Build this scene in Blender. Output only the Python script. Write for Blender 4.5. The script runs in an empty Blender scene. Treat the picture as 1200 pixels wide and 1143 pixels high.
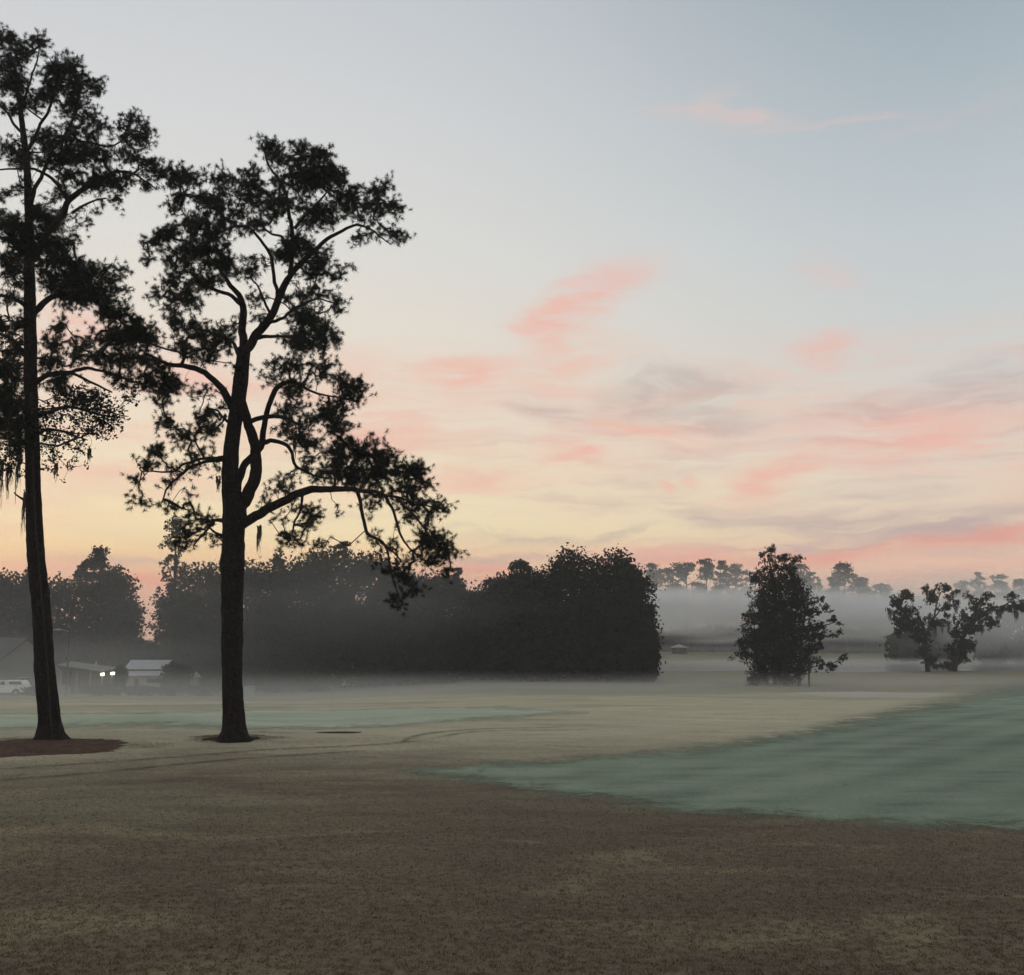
import bpy, math, random
import numpy as np
from mathutils import Vector, noise as mnoise

random.seed(11)
rng = np.random.default_rng(11)
scene = bpy.context.scene
C = scene.collection
PI = math.pi

# ------------------------------------------------------------------ camera
PITCH = math.radians(8.31)
F = 1226.0                      # focal length in photo pixels (1200 x 1143)
CAMZ = 3.6
cam = bpy.data.cameras.new('camera')
cam.sensor_fit = 'HORIZONTAL'
cam.sensor_width = 36.0
cam.lens = 36.0 * F / 1200.0
cam.clip_start = 0.1
cam.clip_end = 9000
camo = bpy.data.objects.new('camera', cam)
C.objects.link(camo)
camo.location = (0, 0, CAMZ)
camo.rotation_euler = (PI / 2 + PITCH, 0, 0)
scene.camera = camo

def ray(px, py):
    a = (px - 600.0) / F
    b = (571.5 - py) / F
    return np.array([a, math.cos(PITCH) - b * math.sin(PITCH), math.sin(PITCH) + b * math.cos(PITCH)])

def at(px, py, D):
    """point seen at a photo position, D metres north of the camera"""
    d = ray(px, py)
    return np.array([0, 0, CAMZ]) + d * (D / d[1])

def lin(c):
    return tuple(((v / 255.0) / 12.92 if v / 255.0 <= 0.04045 else ((v / 255.0 + 0.055) / 1.055) ** 2.4) for v in c) + (1.0,)

# ------------------------------------------------------------------ colour management
scene.view_settings.view_transform = 'Standard'
scene.view_settings.look = 'None'
scene.view_settings.exposure = 0.0
scene.view_settings.gamma = 1.0
scene.render.engine = 'CYCLES'
scene.cycles.use_denoising = True
scene.cycles.max_bounces = 5
scene.cycles.diffuse_bounces = 2
scene.cycles.glossy_bounces = 2
scene.cycles.transparent_max_bounces = 12
scene.cycles.volume_bounces = 2
scene.cycles.use_adaptive_sampling = True
scene.cycles.adaptive_threshold = 0.03
scene.cycles.adaptive_min_samples = 16
scene.cycles.volume_max_steps = 64

# ------------------------------------------------------------------ node helper
class NT:
    def __init__(s, tree):
        s.t = tree
    def n(s, typ, **kw):
        nd = s.t.nodes.new(typ)
        ins = kw.pop('ins', {})
        for k, v in kw.items():
            setattr(nd, k, v)
        for k, v in ins.items():
            if isinstance(v, bpy.types.NodeSocket):
                s.t.links.new(v, nd.inputs[k])
            else:
                nd.inputs[k].default_value = v
        return nd
    def math(s, op, a, b=0.0, c=None, clamp=False):
        ins = {0: a, 1: b}
        if c is not None:
            ins[2] = c
        return s.n('ShaderNodeMath', operation=op, use_clamp=clamp, ins=ins).outputs[0]
    def mix(s, f, a, b, mode='MIX'):
        nd = s.n('ShaderNodeMix', data_type='RGBA', blend_type=mode)
        for i, v in ((0, f), (6, a), (7, b)):
            if isinstance(v, bpy.types.NodeSocket):
                s.t.links.new(v, nd.inputs[i])
            else:
                nd.inputs[i].default_value = v
        return nd.outputs[2]
    def maprange(s, v, a, b, c=0.0, d=1.0, kind='SMOOTHSTEP'):
        return s.n('ShaderNodeMapRange', interpolation_type=kind, ins={'Value': v, 'From Min': a, 'From Max': b, 'To Min': c, 'To Max': d}).outputs[0]
    def ramp(s, v, stops, interp='LINEAR'):
        nd = s.n('ShaderNodeValToRGB', ins={0: v})
        cr = nd.color_ramp
        cr.interpolation = interp
        while len(cr.elements) < len(stops):
            cr.elements.new(0.5)
        for e, (p, c) in zip(cr.elements, stops):
            e.position = p
            e.color = c
        return nd.outputs[0]
    def noise(s, vec, scale, detail=4, rough=0.55, dist=0.0):
        return s.n('ShaderNodeTexNoise', ins={'Vector': vec, 'Scale': scale, 'Detail': detail, 'Roughness': rough, 'Distortion': dist}).outputs[0]

# ------------------------------------------------------------------ world: dawn sky with high pink cloud streaks
def el_of(px, py):
    d = ray(px, py)
    return math.asin(d[2] / np.linalg.norm(d))
def az_of(px, py):
    d = ray(px, py)
    return math.atan2(d[0], d[1])

w = bpy.data.worlds.new('World')
scene.world = w
w.use_nodes = True
w.node_tree.nodes.clear()
T = NT(w.node_tree)
tc = T.n('ShaderNodeTexCoord')
sep = T.n('ShaderNodeSeparateXYZ', ins={0: tc.outputs['Generated']})
AZ = T.math('ARCTAN2', sep.outputs[0], sep.outputs[1])
EL = T.math('ARCSINE', sep.outputs[2])
GLOW_AZ = -0.55
gf = T.maprange(T.math('COSINE', T.math('SUBTRACT', AZ, GLOW_AZ)), 0.55, 0.995)     # 1 at the glow, 0 away from it

def sky_ramp(stops):
    E1 = PI / 2
    st = [(max(0.0, el_of(600, y)) / E1, lin(c)) for y, c in stops]
    st.sort(key=lambda s: s[0])
    return st
eln = T.math('DIVIDE', EL, PI / 2, clamp=True)
leftC = T.ramp(eln, sky_ramp([(-700, (196, 201, 207)), (0, (201, 205, 209)), (150, (213, 214, 215)), (300, (223, 221, 215)), (400, (232, 222, 208)),
                              (500, (238, 222, 200)), (570, (243, 226, 192)), (625, (245, 226, 182)), (655, (246, 208, 162)), (690, (234, 184, 154)), (750, (214, 168, 146))]))
rightC = T.ramp(eln, sky_ramp([(-700, (176, 185, 196)), (0, (155, 169, 179)), (150, (174, 186, 193)), (300, (194, 202, 206)), (400, (204, 208, 207)),
                               (500, (219, 212, 202)), (570, (228, 216, 197)), (625, (230, 206, 182)), (655, (233, 196, 172)), (690, (240, 200, 172)), (750, (226, 190, 166))]))
sky = T.mix(gf, rightC, leftC)
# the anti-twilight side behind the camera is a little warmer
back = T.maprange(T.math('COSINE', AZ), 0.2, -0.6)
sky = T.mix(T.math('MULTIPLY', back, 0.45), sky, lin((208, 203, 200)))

# cloud layer, placed by direction
cvec = T.n('ShaderNodeCombineXYZ', ins={0: AZ, 1: EL, 2: 0.0}).outputs[0]
wmap = T.n('ShaderNodeMapping', ins={'Vector': cvec, 'Scale': (5.0, 16.0, 1.0)}).outputs[0]
wn = T.n('ShaderNodeTexNoise', ins={'Vector': wmap, 'Scale': 1.3, 'Detail': 6.0, 'Roughness': 0.62})
woff = T.n('ShaderNodeVectorMath', operation='MULTIPLY', ins={0: T.n('ShaderNodeVectorMath', operation='SUBTRACT', ins={0: wn.outputs['Color'], 1: (0.5, 0.5, 0.5)}).outputs[0], 1: (0.15, 0.042, 0.0)}).outputs[0]
wvec = T.n('ShaderNodeVectorMath', operation='ADD', ins={0: cvec, 1: woff}).outputs[0]
streak = T.noise(T.n('ShaderNodeMapping', ins={'Vector': wvec, 'Scale': (6.0, 46.0, 1.0), 'Rotation': (0, 0, 0.10)}).outputs[0], 1.7, 10, 0.66, 0.6)
streak = T.maprange(streak, 0.30, 0.64, 0.08, 1.0)
puff = T.noise(T.n('ShaderNodeMapping', ins={'Vector': wvec, 'Scale': (9.0, 34.0, 1.0), 'Rotation': (0, 0, -0.2)}).outputs[0], 1.6, 7, 0.62, 0.5)
puff = T.maprange(puff, 0.30, 0.66, 0.12, 1.0)
# broad thin layers of cirrus
cvA = T.n('ShaderNodeMapping', ins={'Vector': wvec, 'Location': (3.1, 1.7, 0), 'Rotation': (0, 0, -0.06), 'Scale': (3.2, 26.0, 1.0)}).outputs[0]
cvB = T.n('ShaderNodeMapping', ins={'Vector': wvec, 'Location': (8.3, 4.4, 0), 'Rotation': (0, 0, 0.10), 'Scale': (4.0, 40.0, 1.0)}).outputs[0]
bandA = T.math('MULTIPLY', T.maprange(EL, el_of(600, 640), el_of(600, 540)), T.maprange(EL, el_of(600, 385), el_of(600, 465)))
bandB = T.math('MULTIPLY', T.maprange(EL, el_of(600, 690), el_of(600, 640)), T.maprange(EL, el_of(600, 420), el_of(600, 540)))
bandB = T.math('MULTIPLY', bandB, T.maprange(AZ, -0.35, 0.15, 0.25, 1.0))
fA = T.math('MULTIPLY', T.maprange(T.noise(cvA, 1.4, 10, 0.62, 0.5), 0.38, 0.70, 0.0, 0.60), bandA)
fB = T.math('MULTIPLY', T.maprange(T.noise(cvB, 1.4, 10, 0.64, 0.5), 0.46, 0.72, 0.0, 0.42), bandB)
sky = T.mix(fA, sky, lin((238, 190, 174)))
sky = T.mix(fB, sky, lin((192, 168, 168)))
PINK = (241, 179, 165); SALMON = (239, 158, 142); MAUVE = (186, 166, 166); GREY = (176, 162, 160); PALE = (226, 196, 190); PEACH = (238, 190, 170)
clouds = [  # px, py, rx, ry, tilt, colour, strength, kind
    (835, 138, 90, 8, -6, PALE, .6, 's'), (960, 146, 120, 6, -3, PALE, .5, 's'), (845, 122, 30, 12, 10, PALE, .35, 's'), (1110, 140, 90, 14, 8, PALE, .18, 's'),
    (672, 362, 80, 30, 34, PINK, .62, 'p'), (640, 388, 44, 26, 48, PINK, .70, 'p'), (720, 336, 70, 24, 22, PINK, .45, 's'), (655, 395, 60, 46, 30, PEACH, .40, 's'), (690, 420, 90, 26, 0, PEACH, .40, 's'),
    (540, 436, 70, 24, -8, PINK, .72, 'p'), (470, 440, 120, 30, 0, PEACH, .5, 'p'), (620, 440, 110, 20, 0, PEACH, .38, 's'),
    (450, 508, 75, 26, -4, PINK, .78, 'p'), (540, 560, 80, 17, -4, PINK, .55, 's'), (530, 520, 130, 14, 0, PEACH, .4, 's'),
    (790, 460, 90, 28, 2, GREY, .62, 'p'), (735, 478, 60, 16, -6, MAUVE, .55, 's'), (840, 492, 70, 15, -4, MAUVE, .6, 's'),
    (650, 487, 55, 14, -6, MAUVE, .7, 's'), (730, 500, 120, 22, -6, PEACH, .6, 's'), (770, 512, 70, 12, -8, PINK, .5, 's'),
    (668, 535, 42, 18, -14, PINK, .85, 'p'), (905, 563, 55, 17, 16, PINK, .90, 'p'), (925, 548, 40, 12, 6, PINK, .7, 'p'),
    (970, 408, 44, 20, 4, PINK, .62, 'p'), (960, 318, 60, 18, -22, PALE, .50, 's'), (1040, 490, 90, 26, -6, PINK, .58, 's'),
    (1060, 510, 90, 20, -10, PINK, .60, 's'), (960, 520, 110, 16, -4, PINK, .45, 's'), (1020, 475, 70, 14, 6, MAUVE, .5, 's'),
    (1170, 445, 90, 26, 8, MAUVE, .55, 's'), (1180, 500, 90, 20, 2, PEACH, .5, 's'), (1010, 545, 60, 10, 0, PINK, .5, 's'),
    (780, 568, 18, 7, 0, PINK, .6, 'p'), (820, 562, 20, 6, 0, PINK, .5, 'p'),
    (920, 608, 110, 14, -3, MAUVE, .62, 's'), (1060, 615, 120, 16, -3, MAUVE, .60, 's'), (1040, 580, 90, 9, -2, MAUVE, .5, 's'),
    (1180, 607, 90, 14, 4, MAUVE, .6, 's'), (840, 606, 30, 9, -8, MAUVE, .5, 's'), (1170, 470, 60, 8, 2, MAUVE, .3, 's'),
    (1000, 637, 330, 16, 2, MAUVE, .72, 's'), (1150, 628, 120, 9, 3, SALMON, .35, 's'),
    (1080, 641, 200, 9, 4, SALMON, .55, 's'), (860, 655, 190, 13, 0, SALMON, .75, 's'), (760, 648, 120, 12, 0, PINK, .6, 's'),
    (560, 672, 90, 20, 3, SALMON, .80, 's'), (640, 655, 120, 10, 0, MAUVE, .5, 's'), (1120, 668, 180, 12, 2, PINK, .5, 's'),
    (620, 632, 70, 8, -3, GREY, .42, 's'), (720, 626, 60, 6, 14, GREY, .40, 's'), (540, 655, 60, 8, 0, MAUVE, .5, 's'),
    (175, 682, 60, 8, 0, SALMON, .85, 's'), (160, 662, 90, 8, 0, MAUVE, .6, 's'), (60, 668, 90, 10, 0, PINK, .6, 's'), (190, 700, 60, 12, 0, PINK, .5, 's'),
    (100, 395, 60, 34, 0, PINK, .6, 'p'), (150, 560, 130, 14, -2, PEACH, .5, 's'), (215, 440, 70, 26, 0, PINK, .45, 'p'), (300, 510, 120, 20, 0, PEACH, .4, 's'),
    (-160, 600, 260, 30, 3, PINK, .5, 's'), (1420, 560, 240, 40, -3, PINK, .5, 's'), (1500, 420, 220, 30, 4, MAUVE, .5, 's'), (-260, 380, 240, 40, -5, PEACH, .5, 's'),
]
for (px, py, rx, ry, tilt, colr, st, kind) in clouds:
    m = T.n('ShaderNodeMapping', vector_type='TEXTURE', ins={'Vector': wvec, 'Location': (az_of(px, py), el_of(px, py), 0),
            'Rotation': (0, 0, math.radians(tilt)), 'Scale': (rx * 1.5 / F, ry * 1.65 / F, 1)}).outputs[0]
    ln = T.n('ShaderNodeVectorMath', operation='LENGTH', ins={0: m}).outputs[1]
    f = T.maprange(ln, 1.0, 0.0, 0.0, st, 'SMOOTHERSTEP')
    f = T.math('MULTIPLY', f, streak if kind == 's' else puff)
    sky = T.mix(f, sky, lin(colr))
# below the horizon: dim ground tone, only ever seen by light
low = T.maprange(EL, -0.03, 0.0)
sky = T.mix(low, (0.10, 0.095, 0.085, 1), sky)
nish = T.n('ShaderNodeTexSky', sky_type='NISHITA', sun_disc=False, sun_elevation=math.radians(1.0), sun_rotation=GLOW_AZ, altitude=10, air_density=1.0, dust_density=2.0, ozone_density=1.0)
bgN = T.n('ShaderNodeBackground', ins={'Color': nish.outputs[0], 'Strength': 0.004})
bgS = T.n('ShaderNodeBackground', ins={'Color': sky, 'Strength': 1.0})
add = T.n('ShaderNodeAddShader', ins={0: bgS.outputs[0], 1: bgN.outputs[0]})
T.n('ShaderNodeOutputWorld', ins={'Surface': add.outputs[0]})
w.cycles.sampling_method = 'MANUAL'
w.cycles.sample_map_resolution = 512

# ------------------------------------------------------------------ sun: still at the horizon, soft through the mist
sun = bpy.data.lights.new('sun', 'SUN')
sun.energy = 0.12
sun.angle = math.radians(12)
sun.color = (1.0, 0.80, 0.62)
suno = bpy.data.objects.new('sun', sun)
C.objects.link(suno)
sd = Vector((math.sin(GLOW_AZ), math.cos(GLOW_AZ), math.tan(math.radians(4))))
suno.rotation_euler = (-sd).to_track_quat('-Z', 'Y').to_euler()
suno.location = (-200, 400, 60)

# ------------------------------------------------------------------ materials
def mat(name):
    m = bpy.data.materials.new(name)
    m.use_nodes = True
    m.node_tree.nodes.clear()
    return m, NT(m.node_tree)

def finish(N, color, rough=0.9, bump=None, bstr=0.4, bdist=0.05, spec=0.3, metallic=0.0, emis=None, estr=0.0, sheen=0.0, alpha=None):
    ins = {'Base Color': color, 'Roughness': rough, 'Specular IOR Level': spec, 'Metallic': metallic, 'Sheen Weight': sheen, 'Sheen Roughness': 0.5}
    if alpha is not None: ins['Alpha'] = alpha
    if emis is not None:
        ins['Emission Color'] = emis; ins['Emission Strength'] = estr
    b = N.n('ShaderNodeBsdfPrincipled', ins=ins)
    if bump is not None:
        bn = N.n('ShaderNodeBump', ins={'Height': bump, 'Strength': bstr, 'Distance': bdist})
        N.t.links.new(bn.outputs[0], b.inputs['Normal'])
    N.n('ShaderNodeOutputMaterial', ins={'Surface': b.outputs[0]})
    return b

def simple_mat(name, col, rough=0.7, var=0.25, scale=3.0, metallic=0.0, spec=0.4):
    m, N = mat(name)
    g = N.n('ShaderNodeTexCoord').outputs['Object']
    nz = N.noise(g, scale, 5)
    a = tuple(c * (1 - var) for c in col[:3]) + (1,)
    b = tuple(min(1, c * (1 + var)) for c in col[:3]) + (1,)
    finish(N, N.mix(N.maprange(nz, 0.3, 0.7), a, b), rough, nz, 0.15, 0.02, spec, metallic)
    return m

def grass_mat(name, dark, mid, pale, patch=(0.06, 0.5), stripes=None):
    m, N = mat(name)
    P = N.n('ShaderNodeNewGeometry').outputs['Position']
    big = N.noise(P, 0.045, 5, 0.6, 0.5)
    med = N.noise(N.n('ShaderNodeMapping', ins={'Vector': P, 'Scale': (0.35, 1.0, 1.0)}).outputs[0], 0.55, 6, 0.65, 0.3)
    fine = N.noise(P, 9.0, 6, 0.75)
    blade = N.n('ShaderNodeTexVoronoi', feature='F1', ins={'Vector': P, 'Scale': 26.0}).outputs['Distance']
    c = N.mix(N.maprange(big, 0.36, 0.64), mid, pale)
    c = N.mix(N.math('MULTIPLY', N.maprange(med, 0.42, 0.66), 0.75), c, dark)
    c = N.mix(N.maprange(fine, 0.42, 0.70, 0.0, 0.5), c, tuple(v * 0.42 for v in dark[:3]) + (1,))
    c = N.mix(N.maprange(blade, 0.0, 0.5, 0.40, 0.0), c, tuple(min(1, v * 1.9) for v in pale[:3]) + (1,))
    if stripes:
        ang, width = stripes
        mp = N.n('ShaderNodeMapping', ins={'Vector': P, 'Rotation': (0, 0, ang)}).outputs[0]
        wv = N.n('ShaderNodeTexWave', wave_type='BANDS', bands_direction='X', ins={'Vector': mp, 'Scale': 1.0 / width, 'Distortion': 1.5, 'Detail': 2.0, 'Detail Scale': 0.4}).outputs[1]
        c = N.mix(N.math('MULTIPLY', wv, 0.36), c, pale)
    h = N.math('ADD', N.math('MULTIPLY', fine, 1.0), N.math('MULTIPLY', blade, 0.5))
    ed = N.n('ShaderNodeAttribute', attribute_name='edge').outputs['Fac']
    e1 = N.noise(P, 0.9, 6, 0.7, 0.6)
    al = N.math('MULTIPLY', N.math('MULTIPLY', N.math('SUBTRACT', e1, 0.5), 4.5), N.math('MINIMUM', N.math('MULTIPLY', ed, 1.2), 1.0))
    al = N.maprange(N.math('ADD', ed, al), 0.0, 2.2)
    mot = N.noise(P, 1.3, 6, 0.75, 0.8)
    c = N.mix(N.maprange(mot, 0.56, 0.72, 0.0, 0.6), c, dark)
    finish(N, c, 0.8, h, 0.45, 0.05, 0.2, sheen=0.05, alpha=al)
    return m

def ground_mat():
    m, N = mat('dormant_grass')
    P = N.n('ShaderNodeNewGeometry').outputs['Position']
    sp = N.n('ShaderNodeSeparateXYZ', ins={0: P})
    big = N.noise(N.n('ShaderNodeMapping', ins={'Vector': P, 'Scale': (0.5, 1.0, 1.0)}).outputs[0], 0.09, 6, 0.62, 0.8)
    med = N.noise(N.n('ShaderNodeMapping', ins={'Vector': P, 'Scale': (0.45, 1.0, 1.0), 'Rotation': (0, 0, 0.25)}).outputs[0], 0.8, 6, 0.68, 0.5)
    fine = N.noise(P, 7.0, 7, 0.78)
    blade = N.n('ShaderNodeTexVoronoi', feature='F1', ins={'Vector': P, 'Scale': 22.0}).outputs['Distance']
    BR = (0.130, 0.096, 0.062, 1); OL = (0.175, 0.160, 0.090, 1); TN = (0.50, 0.46, 0.315, 1); DK = (0.052, 0.040, 0.030, 1)
    # browner close to the camera and to the right, greener to the left, straw coloured on the far fairway
    gx = N.math('ADD', N.math('MULTIPLY', sp.outputs[0], -0.035), N.math('MULTIPLY', N.math('SUBTRACT', big, 0.5), 2.4))
    gx = N.math('ADD', gx, N.math('MULTIPLY', sp.outputs[1], 0.012))
    c = N.mix(N.maprange(gx, 0.05, 0.95), BR, OL)
    pt = N.noise(N.n('ShaderNodeMapping', ins={'Vector': P, 'Scale': (0.5, 1.0, 1.0), 'Location': (31, 7, 0)}).outputs[0], 0.33, 6, 0.7, 0.8)
    c = N.mix(N.maprange(pt, 0.47, 0.64, 0.0, 0.7), c, (0.108, 0.070, 0.048, 1))
    pt2 = N.noise(N.n('ShaderNodeMapping', ins={'Vector': P, 'Scale': (0.5, 1.0, 1.0), 'Location': (3, 57, 0)}).outputs[0], 0.45, 6, 0.7, 0.8)
    c = N.mix(N.maprange(pt2, 0.49, 0.66, 0.0, 0.65), c, (0.26, 0.225, 0.125, 1))
    far = N.math('ADD', sp.outputs[1], N.math('MULTIPLY', N.math('SUBTRACT', big, 0.5), 30.0))
    c = N.mix(N.maprange(far, 22.0, 46.0, 0.0, 0.95), c, TN)
    gp = N.noise(N.n('ShaderNodeMapping', ins={'Vector': P, 'Scale': (0.35, 1.0, 1.0), 'Location': (9, 3, 0)}).outputs[0], 0.11, 6, 0.65, 0.6)
    c = N.mix(N.math('MULTIPLY', N.maprange(gp, 0.46, 0.62), N.maprange(far, 26.0, 50.0, 0.0, 0.85)), c, (0.30, 0.30, 0.185, 1))
    gp2 = N.noise(N.n('ShaderNodeMapping', ins={'Vector': P, 'Scale': (0.30, 1.0, 1.0), 'Location': (19, 43, 0)}).outputs[0], 0.22, 6, 0.65, 0.6)
    c = N.mix(N.math('MULTIPLY', N.maprange(gp2, 0.50, 0.64), N.maprange(far, 26.0, 50.0, 0.0, 0.7)), c, (0.60, 0.51, 0.33, 1))
    c = N.mix(N.maprange(far, 74.0, 105.0, 0.0, 0.9), c, (0.20, 0.185, 0.120, 1))
    c = N.mix(N.math('MULTIPLY', N.maprange(med, 0.42, 0.70, 0.0, 0.5), N.maprange(sp.outputs[1], 22.0, 42.0, 1.0, 0.45)), c, DK)
    c = N.mix(N.math('MULTIPLY', N.maprange(fine, 0.42, 0.66, 0.0, 0.62), N.maprange(sp.outputs[1], 22.0, 42.0, 1.0, 0.5)), c, tuple(v * .6 for v in DK[:3]) + (1,))
    c = N.mix(N.maprange(blade, 0.0, 0.45, 0.42, 0.0), c, (0.27, 0.23, 0.15, 1))
    h = N.math('ADD', fine, N.math('MULTIPLY', blade, 0.5))
    finish(N, c, 0.85, h, 0.5, 0.05, 0.10, sheen=0.03)
    return m

def bark_mat(name, dark, light, sc=1.0):
    m, N = mat(name)
    P = N.n('ShaderNodeTexCoord').outputs['Object']
    mp = N.n('ShaderNodeMapping', ins={'Vector': P, 'Scale': (1.0, 1.0, 0.35)}).outputs[0]
    vo = N.n('ShaderNodeTexVoronoi', feature='DISTANCE_TO_EDGE', ins={'Vector': N.n('ShaderNodeVectorMath', operation='ADD', ins={0: mp, 1: N.n('ShaderNodeTexNoise', ins={'Vector': mp, 'Scale': 5.0}).outputs['Color']}).outputs[0], 'Scale': 9.0 * sc}).outputs[0]
    nz = N.noise(P, 6.0, 6, 0.7)
    c = N.mix(N.maprange(vo, 0.0, 0.22), dark, light)
    c = N.mix(N.maprange(nz, 0.35, 0.7, 0.0, 0.5), c, dark)
    finish(N, c, 0.95, N.math('ADD', N.maprange(vo, 0.0, 0.2), N.math('MULTIPLY', nz, 0.5)), 0.9, 0.04, 0.15)
    return m

def leaf_mat(name, dark, light, trans=0.12):
    m, N = mat(name)
    g = N.n('ShaderNodeNewGeometry')
    P = N.n('ShaderNodeTexCoord').outputs['Object']
    nz = N.noise(P, 0.35, 3)
    r = N.math('ADD', N.math('MULTIPLY', g.outputs['Random Per Island'], 0.5), N.maprange(nz, 0.3, 0.7, 0.0, 0.5))
    c = N.mix(r, dark, light)
    d = N.n('ShaderNodeBsdfDiffuse', ins={'Color': c})
    tr = N.n('ShaderNodeBsdfTranslucent', ins={'Color': c})
    mx = N.n('ShaderNodeMixShader', ins={0: trans, 1: d.outputs[0], 2: tr.outputs[0]})
    N.n('ShaderNodeOutputMaterial', ins={'Surface': mx.outputs[0]})
    return m

M = {}
M['ground'] = ground_mat()
M['fairway'] = grass_mat('fairway_grass', (0.048, 0.084, 0.054, 1), (0.102, 0.153, 0.095, 1), (0.22, 0.28, 0.185, 1), stripes=(math.radians(40), 7.0))
M['green'] = grass_mat('green_grass', (0.25, 0.30, 0.21, 1), (0.34, 0.40, 0.285, 1), (0.44, 0.47, 0.35, 1))
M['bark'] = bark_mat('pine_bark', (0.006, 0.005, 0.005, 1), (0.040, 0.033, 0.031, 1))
M['bark_far'] = bark_mat('dark_bark', (0.02, 0.017, 0.015, 1), (0.06, 0.05, 0.042, 1), 0.6)
M['twig'] = simple_mat('twig_bark', (0.022, 0.016, 0.013), 0.9, 0.3, 8)
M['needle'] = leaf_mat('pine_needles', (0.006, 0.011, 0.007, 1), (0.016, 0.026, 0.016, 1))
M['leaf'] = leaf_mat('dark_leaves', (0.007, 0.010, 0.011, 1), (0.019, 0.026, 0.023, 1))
M['leaf_olive'] = leaf_mat('olive_leaves', (0.016, 0.021, 0.014, 1), (0.042, 0.047, 0.031, 1))
M['leaf_brown'] = leaf_mat('russet_leaves', (0.030, 0.020, 0.012, 1), (0.070, 0.042, 0.022, 1))
M['moss'] = leaf_mat('spanish_moss', (0.045, 0.048, 0.040, 1), (0.10, 0.10, 0.085, 1))

# ------------------------------------------------------------------ object helpers
def mesh_np(name, V, Fc, m, parent=None, smooth=False):
    """V (n,3), Fc (k,s) index array -> ONE mesh object"""
    V = np.asarray(V, dtype=np.float32); Fc = np.asarray(Fc, dtype=np.int32)
    me = bpy.data.meshes.new(name)
    me.vertices.add(len(V)); me.vertices.foreach_set('co', V.ravel())
    k, s = Fc.shape
    me.loops.add(k * s); me.loops.foreach_set('vertex_index', Fc.ravel())
    me.polygons.add(k)
    me.polygons.foreach_set('loop_start', np.arange(0, k * s, s, dtype=np.int32))
    me.polygons.foreach_set('loop_total', np.full(k, s, dtype=np.int32))
    me.update(calc_edges=True)
    if smooth:
        me.polygons.foreach_set('use_smooth', np.ones(k, dtype=bool))
    me.materials.append(m)
    o = bpy.data.objects.new(name, me)
    C.objects.link(o)
    if parent is not None:
        o.parent = parent
    return o

class MB:
    """collects polygons of any size for one mesh"""
    def __init__(s):
        s.v = []; s.f = []
    def box(s, c, d, rz=0.0):
        x, y, z = c; a, b, h = d[0] / 2, d[1] / 2, d[2] / 2
        i = len(s.v)
        for sx, sy, sz in ((-1,-1,-1),(1,-1,-1),(1,1,-1),(-1,1,-1),(-1,-1,1),(1,-1,1),(1,1,1),(-1,1,1)):
            X, Y = sx * a, sy * b
            s.v.append((x + X * math.cos(rz) - Y * math.sin(rz), y + X * math.sin(rz) + Y * math.cos(rz), z + sz * h))
        s.f += [(i,i+3,i+2,i+1),(i+4,i+5,i+6,i+7),(i,i+1,i+5,i+4),(i+1,i+2,i+6,i+5),(i+2,i+3,i+7,i+6),(i+3,i,i+4,i+7)]
        return s
    def poly(s, pts, faces):
        i = len(s.v); s.v += [tuple(p) for p in pts]; s.f += [tuple(i + k for k in f) for f in faces]
        return s
    def prism(s, prof, y0, y1):
        """prof: list of (x,z) outline, extruded along y"""
        n = len(prof); i = len(s.v)
        s.v += [(x, y0, z) for x, z in prof] + [(x, y1, z) for x, z in prof]
        s.f.append(tuple(range(i, i + n))); s.f.append(tuple(range(i + 2 * n - 1, i + n - 1, -1)))
        for k in range(n):
            k2 = (k + 1) % n
            s.f.append((i + k2, i + k, i + n + k, i + n + k2))
        return s
    def cyl(s, a, b, r0, r1=None, n=12):
        r1 = r0 if r1 is None else r1
        a = Vector(a); b = Vector(b); q = (b - a).to_track_quat('Z', 'Y'); i = len(s.v)
        for p, r in ((a, r0), (b, r1)):
            for k in range(n):
                t = 2 * PI * k / n
                s.v.append(tuple(p + q @ Vector((r * math.cos(t), r * math.sin(t), 0))))
        for k in range(n):
            k2 = (k + 1) % n
            s.f.append((i + k, i + k2, i + n + k2, i + n + k))
        s.f.append(tuple(range(i + n - 1, i - 1, -1))); s.f.append(tuple(range(i + n, i + 2 * n)))
        return s
    def build(s, name, m, parent=None, smooth=False, bevel=0.0):
        me = bpy.data.meshes.new(name)
        me.from_pydata(s.v, [], s.f); me.update()
        if smooth:
            for p in me.polygons: p.use_smooth = True
        me.materials.append(m)
        o = bpy.data.objects.new(name, me); C.objects.link(o)
        if parent is not None: o.parent = parent
        if bevel:
            b = o.modifiers.new('bevel', 'BEVEL'); b.width = bevel; b.segments = 2
        return o

def tag(o, label=None, cat=None, group=None, kind=None):
    if label: o['label'] = label
    if cat: o['category'] = cat
    if group: o['group'] = group
    if kind: o['kind'] = kind
    return o

def empty(name, loc, label, cat, group=None, rz=0.0):
    o = bpy.data.objects.new(name, None); C.objects.link(o)
    o.location = tuple(float(v) for v in loc); o.rotation_euler = (0, 0, rz); o.empty_display_size = 0.3
    return tag(o, label, cat, group)

# ------------------------------------------------------------------ terrain
def ss(a, b, x):
    t = np.clip((x - a) / (b - a), 0, 1)
    return t * t * (3 - 2 * t)

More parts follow.
